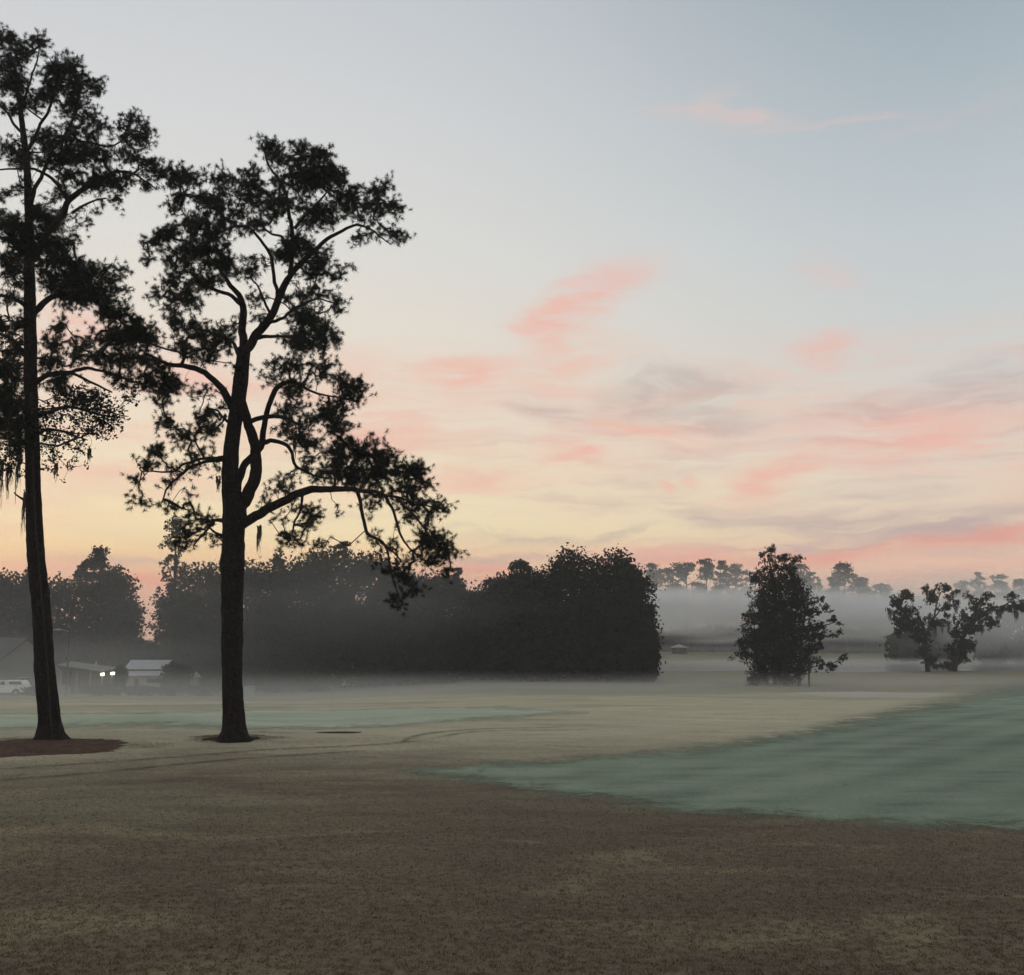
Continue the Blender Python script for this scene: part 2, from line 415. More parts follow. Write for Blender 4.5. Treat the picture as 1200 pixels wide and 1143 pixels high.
def gz(x, y):
    x = np.asarray(x, dtype=float); y = np.asarray(y, dtype=float)
    yy = np.maximum(y, 1.0)
    u = x / yy
    L = 1.45 + 1.55 * ss(0.02, -0.22, u)
    z = -L * ss(40, 140, y)
    z = z + (L - 0.75) * ss(240, 345, y)
    # gentle swells
    z = z + 0.16 * np.sin(x * 0.055 + 1.0) * np.sin(y * 0.043 + 0.4) * ss(40, 70, y)
    z = z + 0.09 * np.sin(x * 0.23 + y * 0.11) * np.sin(y * 0.21 + 0.7) * ss(36, 50, y) * ss(170, 120, y)
    # low mound behind the left pine
    z = z + 0.42 * np.exp(-((x + 16.2) / 4.2) ** 2 - ((y - 47) / 3.2) ** 2)
    # ridges in front of the pond
    z = z + 0.42 * np.exp(-((x - 70) / 16) ** 2 - ((y - 168) / 5) ** 2)
    z = z + 0.50 * np.exp(-((x - 33) / 9) ** 2 - ((y - 160) / 6) ** 2)
    z = z + 0.85 * np.exp(-((x - 84) / 7) ** 2 - ((y - 163) / 5) ** 2)
    z = z + 0.55 * np.exp(-((x - 55) / 8) ** 2 - ((y - 152) / 5) ** 2)
    # pond hollow
    z = z - 1.0 * ss(176, 186, y) * ss(246, 236, y) * ss(0, 12, x) * ss(200, 180, x)
    # far fairway mounds
    z = z + 0.7 * np.exp(-((x - 40) / 10) ** 2 - ((y - 300) / 12) ** 2) + 0.6 * np.exp(-((x - 58) / 14) ** 2 - ((y - 268) / 8) ** 2)
    z = z + 0.6 * np.exp(-((x - 120) / 20) ** 2 - ((y - 275) / 8) ** 2)
    # bunker hollow
    z = z - 0.10 * np.exp(-((x - 34) / 6) ** 2 - ((y - 101) / 3) ** 2)
    return z

def hit(px, py, off=0.0):
    """where a photo position meets the terrain"""
    d = ray(px, py); d = d / d[1]
    ys = np.concatenate([np.arange(8, 120, 0.1), np.arange(120, 700, 0.5)])
    X = d[0] * ys; Z = CAMZ + d[2] * ys
    below = Z <= gz(X, ys) + off
    k = int(np.argmax(below)) if below.any() else len(ys) - 1
    y = ys[k]
    return np.array([d[0] * y, y, float(gz(d[0] * y, y))])

def spaced(segs):
    out = []
    for a, b, st in segs:
        out += list(np.arange(a, b, st))
    return out
xs = spaced([(-2500, -600, 380), (-600, -200, 50), (-200, -90, 8), (-90, 110, 1.0), (110, 240, 6), (240, 600, 45), (600, 2600, 400)])
ys = spaced([(-300, -20, 40), (-20, 8, 4), (8, 130, 0.75), (130, 360, 2.0), (360, 700, 17), (700, 3200, 250)])
X, Y = np.meshgrid(xs, ys)
Z = gz(X, Y)
nx, ny = len(xs), len(ys)
idx = np.arange(nx * ny).reshape(ny, nx)
quads = np.stack([idx[:-1, :-1], idx[:-1, 1:], idx[1:, 1:], idx[1:, :-1]], -1).reshape(-1, 4)
g = mesh_np('ground', np.stack([X, Y, Z], -1).reshape(-1, 3), quads, M['ground'], None, True)
tag(g, kind='structure')

def sheet(name, near, farr, m, lift, n=160, k=24, jit=0.15, soft=1.0):
    """ground sheet between two boundary lines (world xy), draped on the terrain"""
    def res(P):
        az_ = np.array([q[0] / q[1] for q in P]); P = np.array(P, float); d = (az_ - az_[0]) / (az_[-1] - az_[0])
        t = np.linspace(0, 1, n)
        return np.stack([np.interp(t, d, P[:, 0]), np.interp(t, d, P[:, 1])], -1)
    a, b = res(near), res(farr)
    for arr, sd_ in ((a, 1.3), (b, 7.7)):
        for i in range(1, n - 1):
            p = Vector((arr[i][0] * 0.9, arr[i][1] * 0.9, sd_))
            arr[i][1] += jit * (mnoise.noise(p) + 0.6 * mnoise.noise(p * 3.1))
    s = np.linspace(0, 1, k)[:, None, None]; s = np.concatenate([[[[0.0]]], np.full((1, 1, 1), 0.004), s[1:-1], np.full((1, 1, 1), 0.996), [[[1.0]]]], 0).reshape(-1, 1, 1) ; k = len(s)
    XY = a[None] * (1 - s) + b[None] * s
    ti = np.linspace(0, 1, n)[None, :, None]; wid = np.linalg.norm(b - a, axis=1)[None, :, None]
    edge = np.minimum(np.minimum(s, 1 - s) * wid / 0.5, np.minimum(ti, 1 - ti) * n * 1.0)
    zz = gz(XY[..., 0], XY[..., 1]) + lift
    V = np.concatenate([XY, zz[..., None]], -1).reshape(-1, 3)
    ii = np.arange(n * k).reshape(k, n)
    q = np.stack([ii[:-1, :-1], ii[:-1, 1:], ii[1:, 1:], ii[1:, :-1]], -1).reshape(-1, 4)
    o = mesh_np(name, V, q, m, None, True)
    at_ = o.data.attributes.new('edge', 'FLOAT', 'POINT')
    fine_ = np.linspace(0, n - 1, n * 4); ii_ = np.arange(n)
    bd_ = np.vstack([np.stack([np.interp(fine_, ii_, q[:, 0]), np.interp(fine_, ii_, q[:, 1])], -1) for q in (a, b)])
    em = np.array([[np.sqrt(((bd_ - q) ** 2).sum(1).min()) for q in row] for row in XY])
    em[0] = 0; em[-1] = 0
    at_.data.foreach_set('value', (em / (soft * np.maximum(1.0, (XY[..., 1] / 30.0) ** 1.3))).astype(np.float32).ravel())
    tag(o, kind='structure')
    return o

def H(*pts):
    return [tuple(hit(px, py)[:2]) for px, py in pts]
sheet('fairway', H((400, 903), (455, 907), (560, 925), (640, 938), (760, 955), (880, 966), (1000, 975), (1100, 979), (1200, 981), (1330, 985)),
      H((400, 902), (455, 900), (520, 895), (600, 889), (700, 882), (780, 874), (840, 866), (900, 856), (950, 845), (1010, 832), (1070, 820), (1115, 808), (1150, 798), (1200, 795), (1330, 793)),
      M['fairway'], 0.014, 260, 70, 0.35)
sheet('putting_green', H((-90, 862), (0, 859), (80, 857), (170, 856), (300, 858), (400, 857), (500, 852), (600, 845), (690, 838)),
      H((-90, 838), (0, 836), (150, 834), (300, 832), (450, 829), (600, 827), (690, 833)), M['green'], 0.018, 200, 40, 0.5, 0.7)

def ellipse_sheet(name, cx, cy, rx, ry, m, lift, dome=0.0, wob=0.12, n=160, k=16, seed=0.0):
    V = []; 
    for j in range(k + 1):
        r = j / k
        for i in range(n):
            t = 2 * PI * i / n
            wv = 1 + wob * (mnoise.noise(Vector((math.cos(t) * 1.6 + seed, math.sin(t) * 1.6, seed))) + 0.7 * mnoise.noise(Vector((math.cos(t) * 7, math.sin(t) * 7, seed))) + 0.5 * mnoise.noise(Vector((math.cos(t) * 17, math.sin(t) * 17, seed))))
            x = cx + rx * r * wv * math.cos(t); y = cy + ry * r * wv * math.sin(t)
            V.append((x, y, float(gz(x, y)) + (lift if j < k else -0.03) + dome * (1 - r * r) + (dome * 0.5 * mnoise.noise(Vector((x * 2, y * 2, 3))) if 0 < j < k else 0)))
    q = [(j * n + i, j * n + (i + 1) % n, (j + 1) * n + (i + 1) % n, (j + 1) * n + i) for j in range(k) for i in range(n)]
    return mesh_np(name, V, q, m, None, True)

def straw_mat(name, a, b, c_):
    m, N = mat(name)
    P = N.n('ShaderNodeNewGeometry').outputs['Position']
    n1 = N.noise(P, 4.0, 6, 0.75, 0.6); n2 = N.noise(P, 14.0, 5, 0.8)
    c = N.mix(N.maprange(n1, 0.3, 0.7), a, b)
    c = N.mix(N.maprange(n2, 0.5, 0.75, 0, 0.7), c, c_)
    finish(N, c, 0.95, n2, 0.8, 0.06, 0.1)
    return m
M['straw'] = straw_mat('pine_straw', (0.080, 0.048, 0.036, 1), (0.140, 0.084, 0.060, 1), (0.024, 0.014, 0.012, 1))
M['sand'] = straw_mat('bunker_sand', (0.40, 0.375, 0.31, 1), (0.47, 0.44, 0.37, 1), (0.32, 0.30, 0.25, 1))
M['soil'] = straw_mat('dark_soil', (0.028, 0.020, 0.015, 1), (0.05, 0.036, 0.026, 1), (0.012, 0.01, 0.008, 1))
p = hit(20, 877)
tag(ellipse_sheet('pine_straw_bed', p[0], p[1] + 0.2, 3.7, 3.0, M['straw'], 0.012, 0.09, 0.15, seed=1.0), 'reddish brown bed of fallen pine straw round the foot of the left pine', 'mulch bed', kind='stuff')
p = hit(272, 866)
tag(ellipse_sheet('pine_straw_ring', p[0] + 0.05, p[1] - 0.1, 1.15, 0.95, M['soil'], 0.012, 0.05, 0.22, seed=4.0), 'small dark ring of fallen pine straw round the foot of the forked pine', 'mulch ring', kind='stuff')
def litter():
    lr = np.random.default_rng(9); P_ = []
    for (cx, cy, rx, ry, n) in ((p_a[0], p_a[1] + 0.2, 4.3, 3.4, 15000), (p_b[0], p_b[1], 1.7, 1.4, 5000)):
        t = lr.uniform(0, 2 * PI, n); r = lr.uniform(0, 1, n) ** 0.62 * (0.92 + 0.16 * np.sin(3 * t + 1) + 0.10 * np.sin(7 * t) + 0.06 * np.sin(13 * t + 2)) + lr.exponential(0.05, n)
        x = cx + rx * r * np.cos(t); y = cy + ry * r * np.sin(t)
        P_.append(np.stack([x, y, gz(x, y) + 0.008 + 0.09 * np.clip(1 - r * r, 0, 1)], -1))
    P_ = np.vstack(P_); n = len(P_)
    a = lr.uniform(0, 2 * PI, n); L = lr.uniform(0.05, 0.14, n); up = lr.uniform(-.01, .05, n)
    d = np.stack([np.cos(a) * L, np.sin(a) * L, up], -1); e = np.stack([-np.sin(a), np.cos(a), np.zeros(n)], -1) * lr.uniform(.003, .009, (n, 1))
    V = np.stack([P_ - e, P_ + e, P_ + d], 1).reshape(-1, 3)
    tag(mesh_np('pine_needle_litter', V, np.arange(n * 3).reshape(-1, 3), M['straw']), 'loose fallen pine needles scattered round the feet of the two tall pines', 'pine needles', kind='stuff')
p_a = hit(20, 877); p_b = hit(272, 866); litter()
b1 = hit(930, 813); b2 = hit(1105, 813)
tag(ellipse_sheet('sand_bunker', (b1[0] + b2[0]) / 2, (b1[1] + b2[1]) / 2, (b2[0] - b1[0]) / 2, 9.5, M['sand'], 0.02, 0.0, 0.18, seed=2.0), kind='structure')
b1 = hit(373, 859); b2 = hit(424, 859)
tag(ellipse_sheet('bare_hollow', (b1[0] + b2[0]) / 2, b1[1], (b2[0] - b1[0]) / 2, 0.35, M['soil'], 0.02, 0.0, 0.2, seed=6.0), kind='structure')

# real blades of short dormant grass close to the camera
def blades():
    lr = np.random.default_rng(5); n = 330000
    y = 1.0 / (1.0 / 9.0 + (1.0 / 40.0 - 1.0 / 9.0) * lr.uniform(0, 1, n) ** 0.85)
    x = lr.uniform(-0.60, 0.60, n) * (y + 2)
    jx = np.round(x / 0.13) ; jy = np.round(y / 0.13)
    hsh = np.abs(np.sin(jx * 12.9898 + jy * 78.233) * 43758.5453) % 1.0
    x = x + (hsh - 0.5) * 0.14; y = y + ((hsh * 7.3) % 1.0 - 0.5) * 0.14
    z = gz(x, y)
    h = lr.uniform(0.012, 0.032, n) * (0.7 + 0.6 * hsh)
    a = lr.uniform(0, 2 * PI, n); w_ = lr.uniform(0.003, 0.007, n)
    lx = lr.normal(0, 0.6, n) * h; ly = lr.normal(0, 0.6, n) * h
    b = np.stack([x, y, z], -1); e = np.stack([np.cos(a) * w_, np.sin(a) * w_, np.zeros(n)], -1)
    V = np.stack([b - e, b + e, b + np.stack([lx, ly, h], -1)], 1).reshape(-1, 3)
    m, N = mat('dry_blades')
    g_ = N.n('ShaderNodeNewGeometry')
    P = g_.outputs['Position']
    big = N.noise(N.n('ShaderNodeMapping', ins={'Vector': P, 'Scale': (0.5, 1.0, 1.0)}).outputs[0], 0.33, 5, 0.7, 0.8)
    c = N.ramp(g_.outputs['Random Per Island'], [(0.0, (0.05, 0.034, 0.021, 1)), (0.4, (0.135, 0.093, 0.057, 1)), (0.75, (0.20, 0.165, 0.092, 1)), (1.0, (0.34, 0.28, 0.16, 1))])
    c = N.mix(N.maprange(big, 0.45, 0.66, 0.0, 0.6), c, (0.14, 0.075, 0.052, 1))
    d_ = N.n('ShaderNodeBsdfDiffuse', ins={'Color': c}); t_ = N.n('ShaderNodeBsdfTranslucent', ins={'Color': c})
    N.n('ShaderNodeOutputMaterial', ins={'Surface': N.n('ShaderNodeMixShader', ins={0: .3, 1: d_.outputs[0], 2: t_.outputs[0]}).outputs[0]})
    o = mesh_np('short_grass', V, np.arange(n * 3).reshape(-1, 3), m)
    tag(o, 'short brown dormant grass blades covering the foreground lawn', 'grass', kind='stuff')
blades()

# worn wheel tracks on the grass: soft-edged ribbons
def track_mat():
    m, N = mat('worn_track')
    uv = N.n('ShaderNodeUVMap').outputs[0]
    s = N.n('ShaderNodeSeparateXYZ', ins={0: uv})
    P = N.n('ShaderNodeNewGeometry').outputs['Position']
    e = N.math('ABSOLUTE', N.math('SUBTRACT', s.outputs[1], 0.5))
    f = N.math('MULTIPLY', N.maprange(e, 0.5, 0.05), N.maprange(N.noise(P, 1.7, 5, 0.7), 0.35, 0.6, 0.05, 0.42))
    b = N.n('ShaderNodeBsdfDiffuse', ins={'Color': (0.035, 0.027, 0.020, 1)})
    t = N.n('ShaderNodeBsdfTransparent')
    N.n('ShaderNodeOutputMaterial', ins={'Surface': N.n('ShaderNodeMixShader', ins={0: f, 1: t.outputs[0], 2: b.outputs[0]}).outputs[0]})
    return m
M['track'] = track_mat()
def ribbon(name, pts, wd, lift):
    P = np.array(H(*pts)); d = np.r_[0, np.cumsum(np.linalg.norm(np.diff(P, axis=0), axis=1))]
    n = max(12, int(d[-1] / 0.4)); t = np.linspace(0, d[-1], n)
    Q = np.stack([np.interp(t, d, P[:, 0]), np.interp(t, d, P[:, 1])], -1)
    for _ in range(6): Q[1:-1] = (Q[:-2] + Q[1:-1] * 2 + Q[2:]) / 4
    tg = np.gradient(Q, axis=0); tg /= np.linalg.norm(tg, axis=1)[:, None]
    nr = np.stack([-tg[:, 1], tg[:, 0]], -1)
    taper = np.minimum(1, np.minimum(t, d[-1] - t) / 2.0 + 0.15)[:, None]
    A = Q - nr * wd / 2 * taper; B = Q + nr * wd / 2 * taper
    V = []
    for a, b in zip(A, B):
        for q in (a, (a + b) / 2, b): V.append((q[0], q[1], float(gz(*q)) + lift))
    f = [(i * 3 + j, (i + 1) * 3 + j, (i + 1) * 3 + j + 1, i * 3 + j + 1) for i in range(n - 1) for j in range(2)]
    o = mesh_np(name, V, f, M['track'], None, True)
    uvl = o.data.uv_layers.new(name='uv')
    for lp in o.data.loops: uvl.data[lp.index].uv = ((lp.vertex_index // 3) / n, (lp.vertex_index % 3) / 2)
    return tag(o, kind='structure')
for pts, wd in [([(-40, 905), (80, 898), (180, 890), (260, 884), (330, 878), (400, 876), (460, 872), (500, 868)], 0.7),
                ([(-40, 918), (90, 909), (200, 898), (290, 889), (380, 884), (440, 880)], 0.6),
                ([(470, 872), (480, 865), (500, 860), (540, 856), (600, 854), (680, 853)], 0.6),
                ([(500, 868), (520, 864), (545, 858), (590, 857), (700, 856)], 0.55),
                ([(270, 862), (300, 858), (345, 860)], 0.9), ([(160, 874), (175, 877), (192, 876)], 0.6)]:
    ribbon('wheel_track', pts, wd, 0.026)

# pond
m, N = mat('pond_water')
P = N.n('ShaderNodeNewGeometry').outputs['Position']
finish(N, (0.03, 0.035, 0.035, 1), 0.12, N.noise(P, 0.8, 3), 0.08, 0.05, 0.5)
V = [(2, 176, -1.62), (200, 176, -1.62), (200, 246, -1.62), (2, 246, -1.62)]
tag(mesh_np('pond_water', V, [(0, 1, 2, 3)], m), kind='structure')

# ------------------------------------------------------------------ tubes
def catmull(P, step):
    P = np.asarray(P, float)
    if len(P) < 3:
        n = max(2, int(np.linalg.norm(P[-1, :3] - P[0, :3]) / step) + 1)
        t = np.linspace(0, 1, n)[:, None]
        return P[0] * (1 - t) + P[-1] * t
    out = []
    Q = np.vstack([2 * P[0] - P[1], P, 2 * P[-1] - P[-2]])
    for i in range(1, len(Q) - 2):
        n = max(2, int(np.linalg.norm(Q[i + 1, :3] - Q[i, :3]) / step))
        for t in np.linspace(0, 1, n, endpoint=False):
            a, b, c, d = Q[i - 1], Q[i], Q[i + 1], Q[i + 2]
            out.append(0.5 * ((2 * b) + (c - a) * t + (2 * a - 5 * b + 4 * c - d) * t * t + (3 * b - a - 3 * c + d) * t ** 3))
    out.append(P[-1])
    return np.array(out)

def tube(P, sides=10, rough=0.0, seed=0.0, freq=3.0):
    """P (n,4): x y z r -> V, F(quads)"""
    n = len(P)
    tg = np.gradient(P[:, :3], axis=0); tg /= (np.linalg.norm(tg, axis=1)[:, None] + 1e-9)
    ref = np.array([0.13, 1.0, 0.07]); V = []
    for i in range(n):
        u = np.cross(tg[i], ref); u /= np.linalg.norm(u) + 1e-9
        v = np.cross(tg[i], u)
        for k in range(sides):
            t = 2 * PI * k / sides
            dv = u * math.cos(t) + v * math.sin(t)
            r = P[i, 3]
            if rough:
                q = Vector((dv[0] * freq + seed, dv[1] * freq, P[i, 2] * freq * 0.6)) + Vector((0, 0, dv[2] * freq))
                r *= 1 + rough * (mnoise.noise(q) + 0.6 * mnoise.noise(q * 2.7) + 0.4 * mnoise.noise(q * 7.1))
            V.append(P[i, :3] + dv * r)
    Fq = [(i * sides + k, i * sides + (k + 1) % sides, (i + 1) * sides + (k + 1) % sides, (i + 1) * sides + k) for i in range(n - 1) for k in range(sides)]
    # close the tip
    V.append(P[-1, :3]); ti = len(V) - 1
    for k in range(sides):
        Fq.append(((n - 1) * sides + k, (n - 1) * sides + (k + 1) % sides, ti, ti))
    return np.array(V), Fq

def tube_obj(name, P, m, parent, sides=10, rough=0.0, seed=0.0):
    V, Fq = tube(P, sides, rough, seed)
    me = bpy.data.meshes.new(name)
    me.from_pydata([tuple(v) for v in V], [], [f if f[2] != f[3] else f[:3] for f in Fq]); me.update()
    for pl in me.polygons: pl.use_smooth = True
    me.materials.append(m)
    o = bpy.data.objects.new(name, me); C.objects.link(o); o.parent = parent
    return o

def prisms(A, B, ra, rb, sides=4):
    """many thin segments as one array"""
    d = B - A; L = np.linalg.norm(d, axis=1)[:, None] + 1e-9; d = d / L
    ref = np.where(np.abs(d[:, 2:3]) > 0.9, np.array([[1.0, 0, 0]]), np.array([[0, 0, 1.0]]))
    u = np.cross(d, ref); u /= np.linalg.norm(u, axis=1)[:, None] + 1e-9
    v = np.cross(d, u)
    V = []
    for P, r in ((A, ra), (B, rb)):
        for k in range(sides):
            t = 2 * PI * k / sides
            V.append(P + (u * math.cos(t) + v * math.sin(t)) * r[:, None])
    V = np.stack(V, 1)                                        # n, 2*sides, 3
    n = len(A); base = (np.arange(n) * 2 * sides)[:, None]
    Fq = np.concatenate([base + np.array([[k, (k + 1) % sides, sides + (k + 1) % sides, sides + k]]) for k in range(sides)], 0)
    return V.reshape(-1, 3), Fq

def grow(skel, pts, wpath=0.75):
    """attach every point to the nearest node; short total paths preferred. returns parents (index into skel+pts)"""
    ns, n = len(skel), len(pts)
    D = np.linalg.norm(pts[:, None, :] - skel[None, :, :], axis=2)
    par = D.argmin(1); dist = D.min(1); cost = dist.copy(); path = np.zeros(n)
    done = np.zeros(n, bool); order = []
    for _ in range(n):
        c = np.where(done, 1e9, cost); i = int(c.argmin())
        done[i] = True; order.append(i); path[i] = cost[i]
        d = np.linalg.norm(pts - pts[i], axis=1)
        nc = d + wpath * path[i]
        up = (~done) & (nc < cost)
        cost[up] = nc[up]; par[up] = ns + i
    return par, order

def sprays(P, Dr, style):
    """leaf or needle sprays at points P with twig direction Dr"""
    n = len(P); k = style['n']
    dirs = rng.normal(size=(n, k, 3)); dirs /= np.linalg.norm(dirs, axis=2)[..., None]
    dirs = dirs + Dr[:, None, :] * style.get('bias', 0.7); dirs /= np.linalg.norm(dirs, axis=2)[..., None]
    if style['kind'] == 'needle':
        back = rng.uniform(0, style.get('brush', 0.12), size=(n, k, 1))
        b = P[:, None, :] - Dr[:, None, :] * back
        L = style['l'] * rng.uniform(0.7, 1.15, size=(n, k, 1))
        s = np.cross(dirs, rng.normal(size=(n, k, 3))); s /= np.linalg.norm(s, axis=2)[..., None] + 1e-9
        s *= style['w'] / 2
        droop = np.array([0, 0, -0.12]) * L
        V = np.stack([b - s, b + s, b + dirs * L + droop], 2).reshape(-1, 3)
        return V, np.arange(n * k * 3).reshape(-1, 3)
    r = style['r'] * rng.uniform(0.1, 1.0, size=(n, k, 1)) ** 0.6
    c = P[:, None, :] + dirs * r
    a = rng.normal(size=(n, k, 3)); a /= np.linalg.norm(a, axis=2)[..., None]
    b = np.cross(a, rng.normal(size=(n, k, 3))); b /= np.linalg.norm(b, axis=2)[..., None] + 1e-9
    sz = rng.uniform(0.6, 1.25, size=(n, k, 1))
    a *= style['l'] / 2 * sz; b *= style['w'] / 2 * sz
    V = np.stack([c - a, c + b, c + a, c - b], 2).reshape(-1, 3)
    return V, np.arange(n * k * 4).reshape(-1, 4)

def foliage_mesh(V, Fc, TV, TF, leafm, root):
    me = bpy.data.meshes.new('foliage')
    VV = np.vstack([V, TV]).astype(np.float32); k = Fc.shape[1]
    me.vertices.add(len(VV)); me.vertices.foreach_set('co', VV.ravel())
    li = np.concatenate([Fc.ravel(), (TF + len(V)).ravel()]).astype(np.int32)
    tot = np.concatenate([np.full(len(Fc), k), np.full(len(TF), 4)]).astype(np.int32)
    st = np.concatenate([[0], np.cumsum(tot)[:-1]]).astype(np.int32)
    me.loops.add(len(li)); me.loops.foreach_set('vertex_index', li)
    me.polygons.add(len(tot)); me.polygons.foreach_set('loop_start', st); me.polygons.foreach_set('loop_total', tot)
    me.materials.append(leafm); me.materials.append(M['twig'])
    me.polygons.foreach_set('material_index', np.concatenate([np.zeros(len(Fc)), np.ones(len(TF))]).astype(np.int32))
    me.update(calc_edges=True)
    o = bpy.data.objects.new('foliage', me); C.objects.link(o); o.parent = root
    print('foliage', root.name, len(Fc), len(TF))
    return o

def in_holes(px, py, holes):
    for hx, hy, hrx, hry in holes:
        if ((px - hx) / hrx) ** 2 + ((py - hy) / hry) ** 2 < 1: return True
    return False

def traced_tree(name, label, cat, D, trunk, limbs, blobs, holes, style, leafm, barkm, R, base_z=None, group=None, moss=None, skirt=0.0, rough=0.10, seed=0, dense=1.0, limb_name='limb'):
    """trunk/limbs: [(px,py,halfwidth_px[,dz])]; blobs: (px,py,rx,ry[,density])"""
    lr = random.Random(seed)
    px0, py0 = trunk[0][0], trunk[0][1]
    org = at(px0, py0, D)
    if base_z is None: base_z = float(gz(org[0], D))
    root = empty(name, (org[0], D, base_z), label, cat, group)
    O = np.array([org[0], D, base_z])
    S = D / math.cos(PITCH) / F * 1.0          # metres per photo pixel, near enough
    def conv(pl):
        out = []
        for q in pl:
            dz = q[3] if len(q) > 3 else 0.0
            p = at(q[0], q[1], D + dz) - O
            out.append((p[0], p[1], p[2], q[2] * S))
        return np.array(out)
    tp = conv(trunk)
    tp[0, 2] = -0.12
    T_ = catmull(tp, 0.16)
    if skirt:
        T_[:, 3] *= 1 + skirt * np.exp(-(T_[:, 2] + 0.1) / 0.35)
    to = tube_obj('trunk', T_, barkm, root, 26, rough, seed)
    if skirt:
        for v_ in to.data.vertices:
            zz = max(0.0, v_.co.z)
            if zz < 1.2:
                cx_, cy_ = T_[0, 0], T_[0, 1]; th = math.atan2(v_.co.y - cy_, v_.co.x - cx_)
                k_ = 1 + 0.30 * math.exp(-zz / 0.22) * (0.35 + 0.65 * max(0, math.sin(4 * th + seed) + .4 * math.sin(7 * th)))
                v_.co.x = cx_ + (v_.co.x - cx_) * k_; v_.co.y = cy_ + (v_.co.y - cy_) * k_
    sk = [T_[::2, :3]]
    for i, l in enumerate(limbs):
        lp = catmull(conv(l), 0.14)
        for j in range(len(lp)):
            if j > 1:
                q = Vector(lp[j, :3] * 1.3) + Vector((seed, i, 0))
                lp[j, :3] += np.array(mnoise.noise_vector(q)) * 0.09 + np.array(mnoise.noise_vector(q * 3.1)) * 0.03; lp[j, 3] *= 0.92
        tube_obj(limb_name, lp, barkm, root, 9, rough, seed + i)
        sk.append(lp[:, :3])
    sk = np.vstack(sk)
    axis = np.interp
    pts = []; K = style['K'] * dense
    for bl in blobs:
        bx, by, rx, ry = bl[:4]; den = bl[4] if len(bl) > 4 else 1.0
        area = PI * rx * ry * S * S
        axx = px0 + (trunk[-1][0] - px0) * 0.5
        off = (bx - axx) * S
        half = math.sqrt(max(0.6, R * R - off * off))
        bd = lr.uniform(-0.75, 0.75) * half
        rz = (rx + ry) / 2 * S * 1.15
        nt = max(3, int(area * K * den))
        nsub = max(1, int(nt / style.get('per', 9)))
        subs = []
        for _ in range(nsub):
            for _try in range(6):
                v = np.array([lr.gauss(0, 1), lr.gauss(0, 1), lr.gauss(0, 1)]); v /= np.linalg.norm(v)
                v *= lr.random() ** 0.40
                sx, sy = bx + v[0] * rx, by - v[1] * ry
                if not in_holes(sx, sy, holes): break
            subs.append((sx, sy, bd + v[2] * rz))
        for _ in range(nt):
            s0 = lr.choice(subs); sg = style.get('sub', 0.26)
            x, y, z = s0[0] + lr.gauss(0, sg) / S, s0[1] + lr.gauss(0, sg * 0.8) / S, s0[2] + lr.gauss(0, sg)
            if in_holes(x, y, holes): continue
            pts.append(at(x, y, D + z) - O)
    pts = np.array(pts)
    if len(sk) > 900: sk = sk[::2]
    par, order = grow(sk, pts)
    ns = len(sk); allp = np.vstack([sk, pts])
    cnt = np.ones(len(pts))
    for i in reversed(order):
        if par[i] >= ns: cnt[par[i] - ns] += cnt[i]
    pp = allp[par]
    d = pts - pp; L = np.linalg.norm(d, axis=1)[:, None] + 1e-9; Dr = d / L
    sg = style.get('twig', 0.006)
    r1 = np.minimum(sg * cnt ** 0.42, style.get('tmax', 0.055)); rpar = np.where(par >= ns, np.minimum(sg * cnt[np.maximum(par - ns, 0)] ** 0.42, style.get('tmax', 0.055)), r1 * 1.25)
    rpar = np.minimum(rpar, r1 * 1.6)
    # bend long twigs through a middle point
    mid = (pts + pp) / 2 + rng.normal(size=pts.shape) * L * 0.09 + np.array([0, 0, -0.05]) * L
    V1, F1 = prisms(pp, mid, rpar, (r1 + rpar) / 2, 4); V2, F2 = prisms(mid, pts, (r1 + rpar) / 2, r1, 4)
    TV = np.vstack([V1, V2]); TF = np.vstack([F1, F2 + len(V1)])
    Dr2 = Dr + np.array([0, 0, style.get('up', 0.5)]); Dr2 /= np.linalg.norm(Dr2, axis=1)[:, None]
    if style.get('extra'):
        ix = rng.choice(len(pts), int(len(pts) * style['extra']))
        P2 = pts[ix] + rng.normal(size=(len(ix), 3)) * style.get('xs', 0.09)
        V, Fc = sprays(np.vstack([pts, P2]), np.vstack([Dr2, Dr2[ix]]), style)
    else:
        V, Fc = sprays(pts, Dr2, style)
    foliage_mesh(V, Fc, TV, TF, leafm, root)
    if moss:
        for (mx, my, ml, mw, mdz) in moss:
            mv = []; mf = []
            for _ in range(style.get('mossn', 26)):
                x = mx + lr.gauss(0, mw * 0.42); z = mdz + lr.gauss(0, 0.25)
                top = at(x, my + lr.uniform(-3, 3), D + z) - O
                ln = ml * S * lr.uniform(0.35, 1.0) * math.exp(-((x - mx) / (mw + .01)) ** 2)
                wd = lr.uniform(0.012, 0.035) * style.get('mossw', 1.0)
                segs = 5; ph = lr.uniform(0, 6); an = lr.uniform(0, PI); i0 = len(mv)
                for s_ in range(segs + 1):
                    f_ = s_ / segs
                    c = top + np.array([0.05 * math.sin(ph + 4 * f_), 0.04 * math.cos(ph + 3 * f_), -ln * f_])
                    ww = wd * (1 - f_ * 0.85) * (0.8 + 0.4 * lr.random())
                    e = np.array([math.cos(an), math.sin(an), 0]) * ww
                    mv += [c - e, c + e]
                for s_ in range(segs):
                    a0 = i0 + 2 * s_; mf.append((a0, a0 + 1, a0 + 3, a0 + 2))
            mesh_np('spanish_moss', mv, mf, M['moss'], root)
    return root

NEEDLE = dict(kind='needle', n=38, l=0.165, w=0.0130, bias=0.35, brush=0.12, extra=0.4, xs=0.13, K=140, per=12, sub=0.205, up=0.45, twig=0.0055, tmax=0.045)

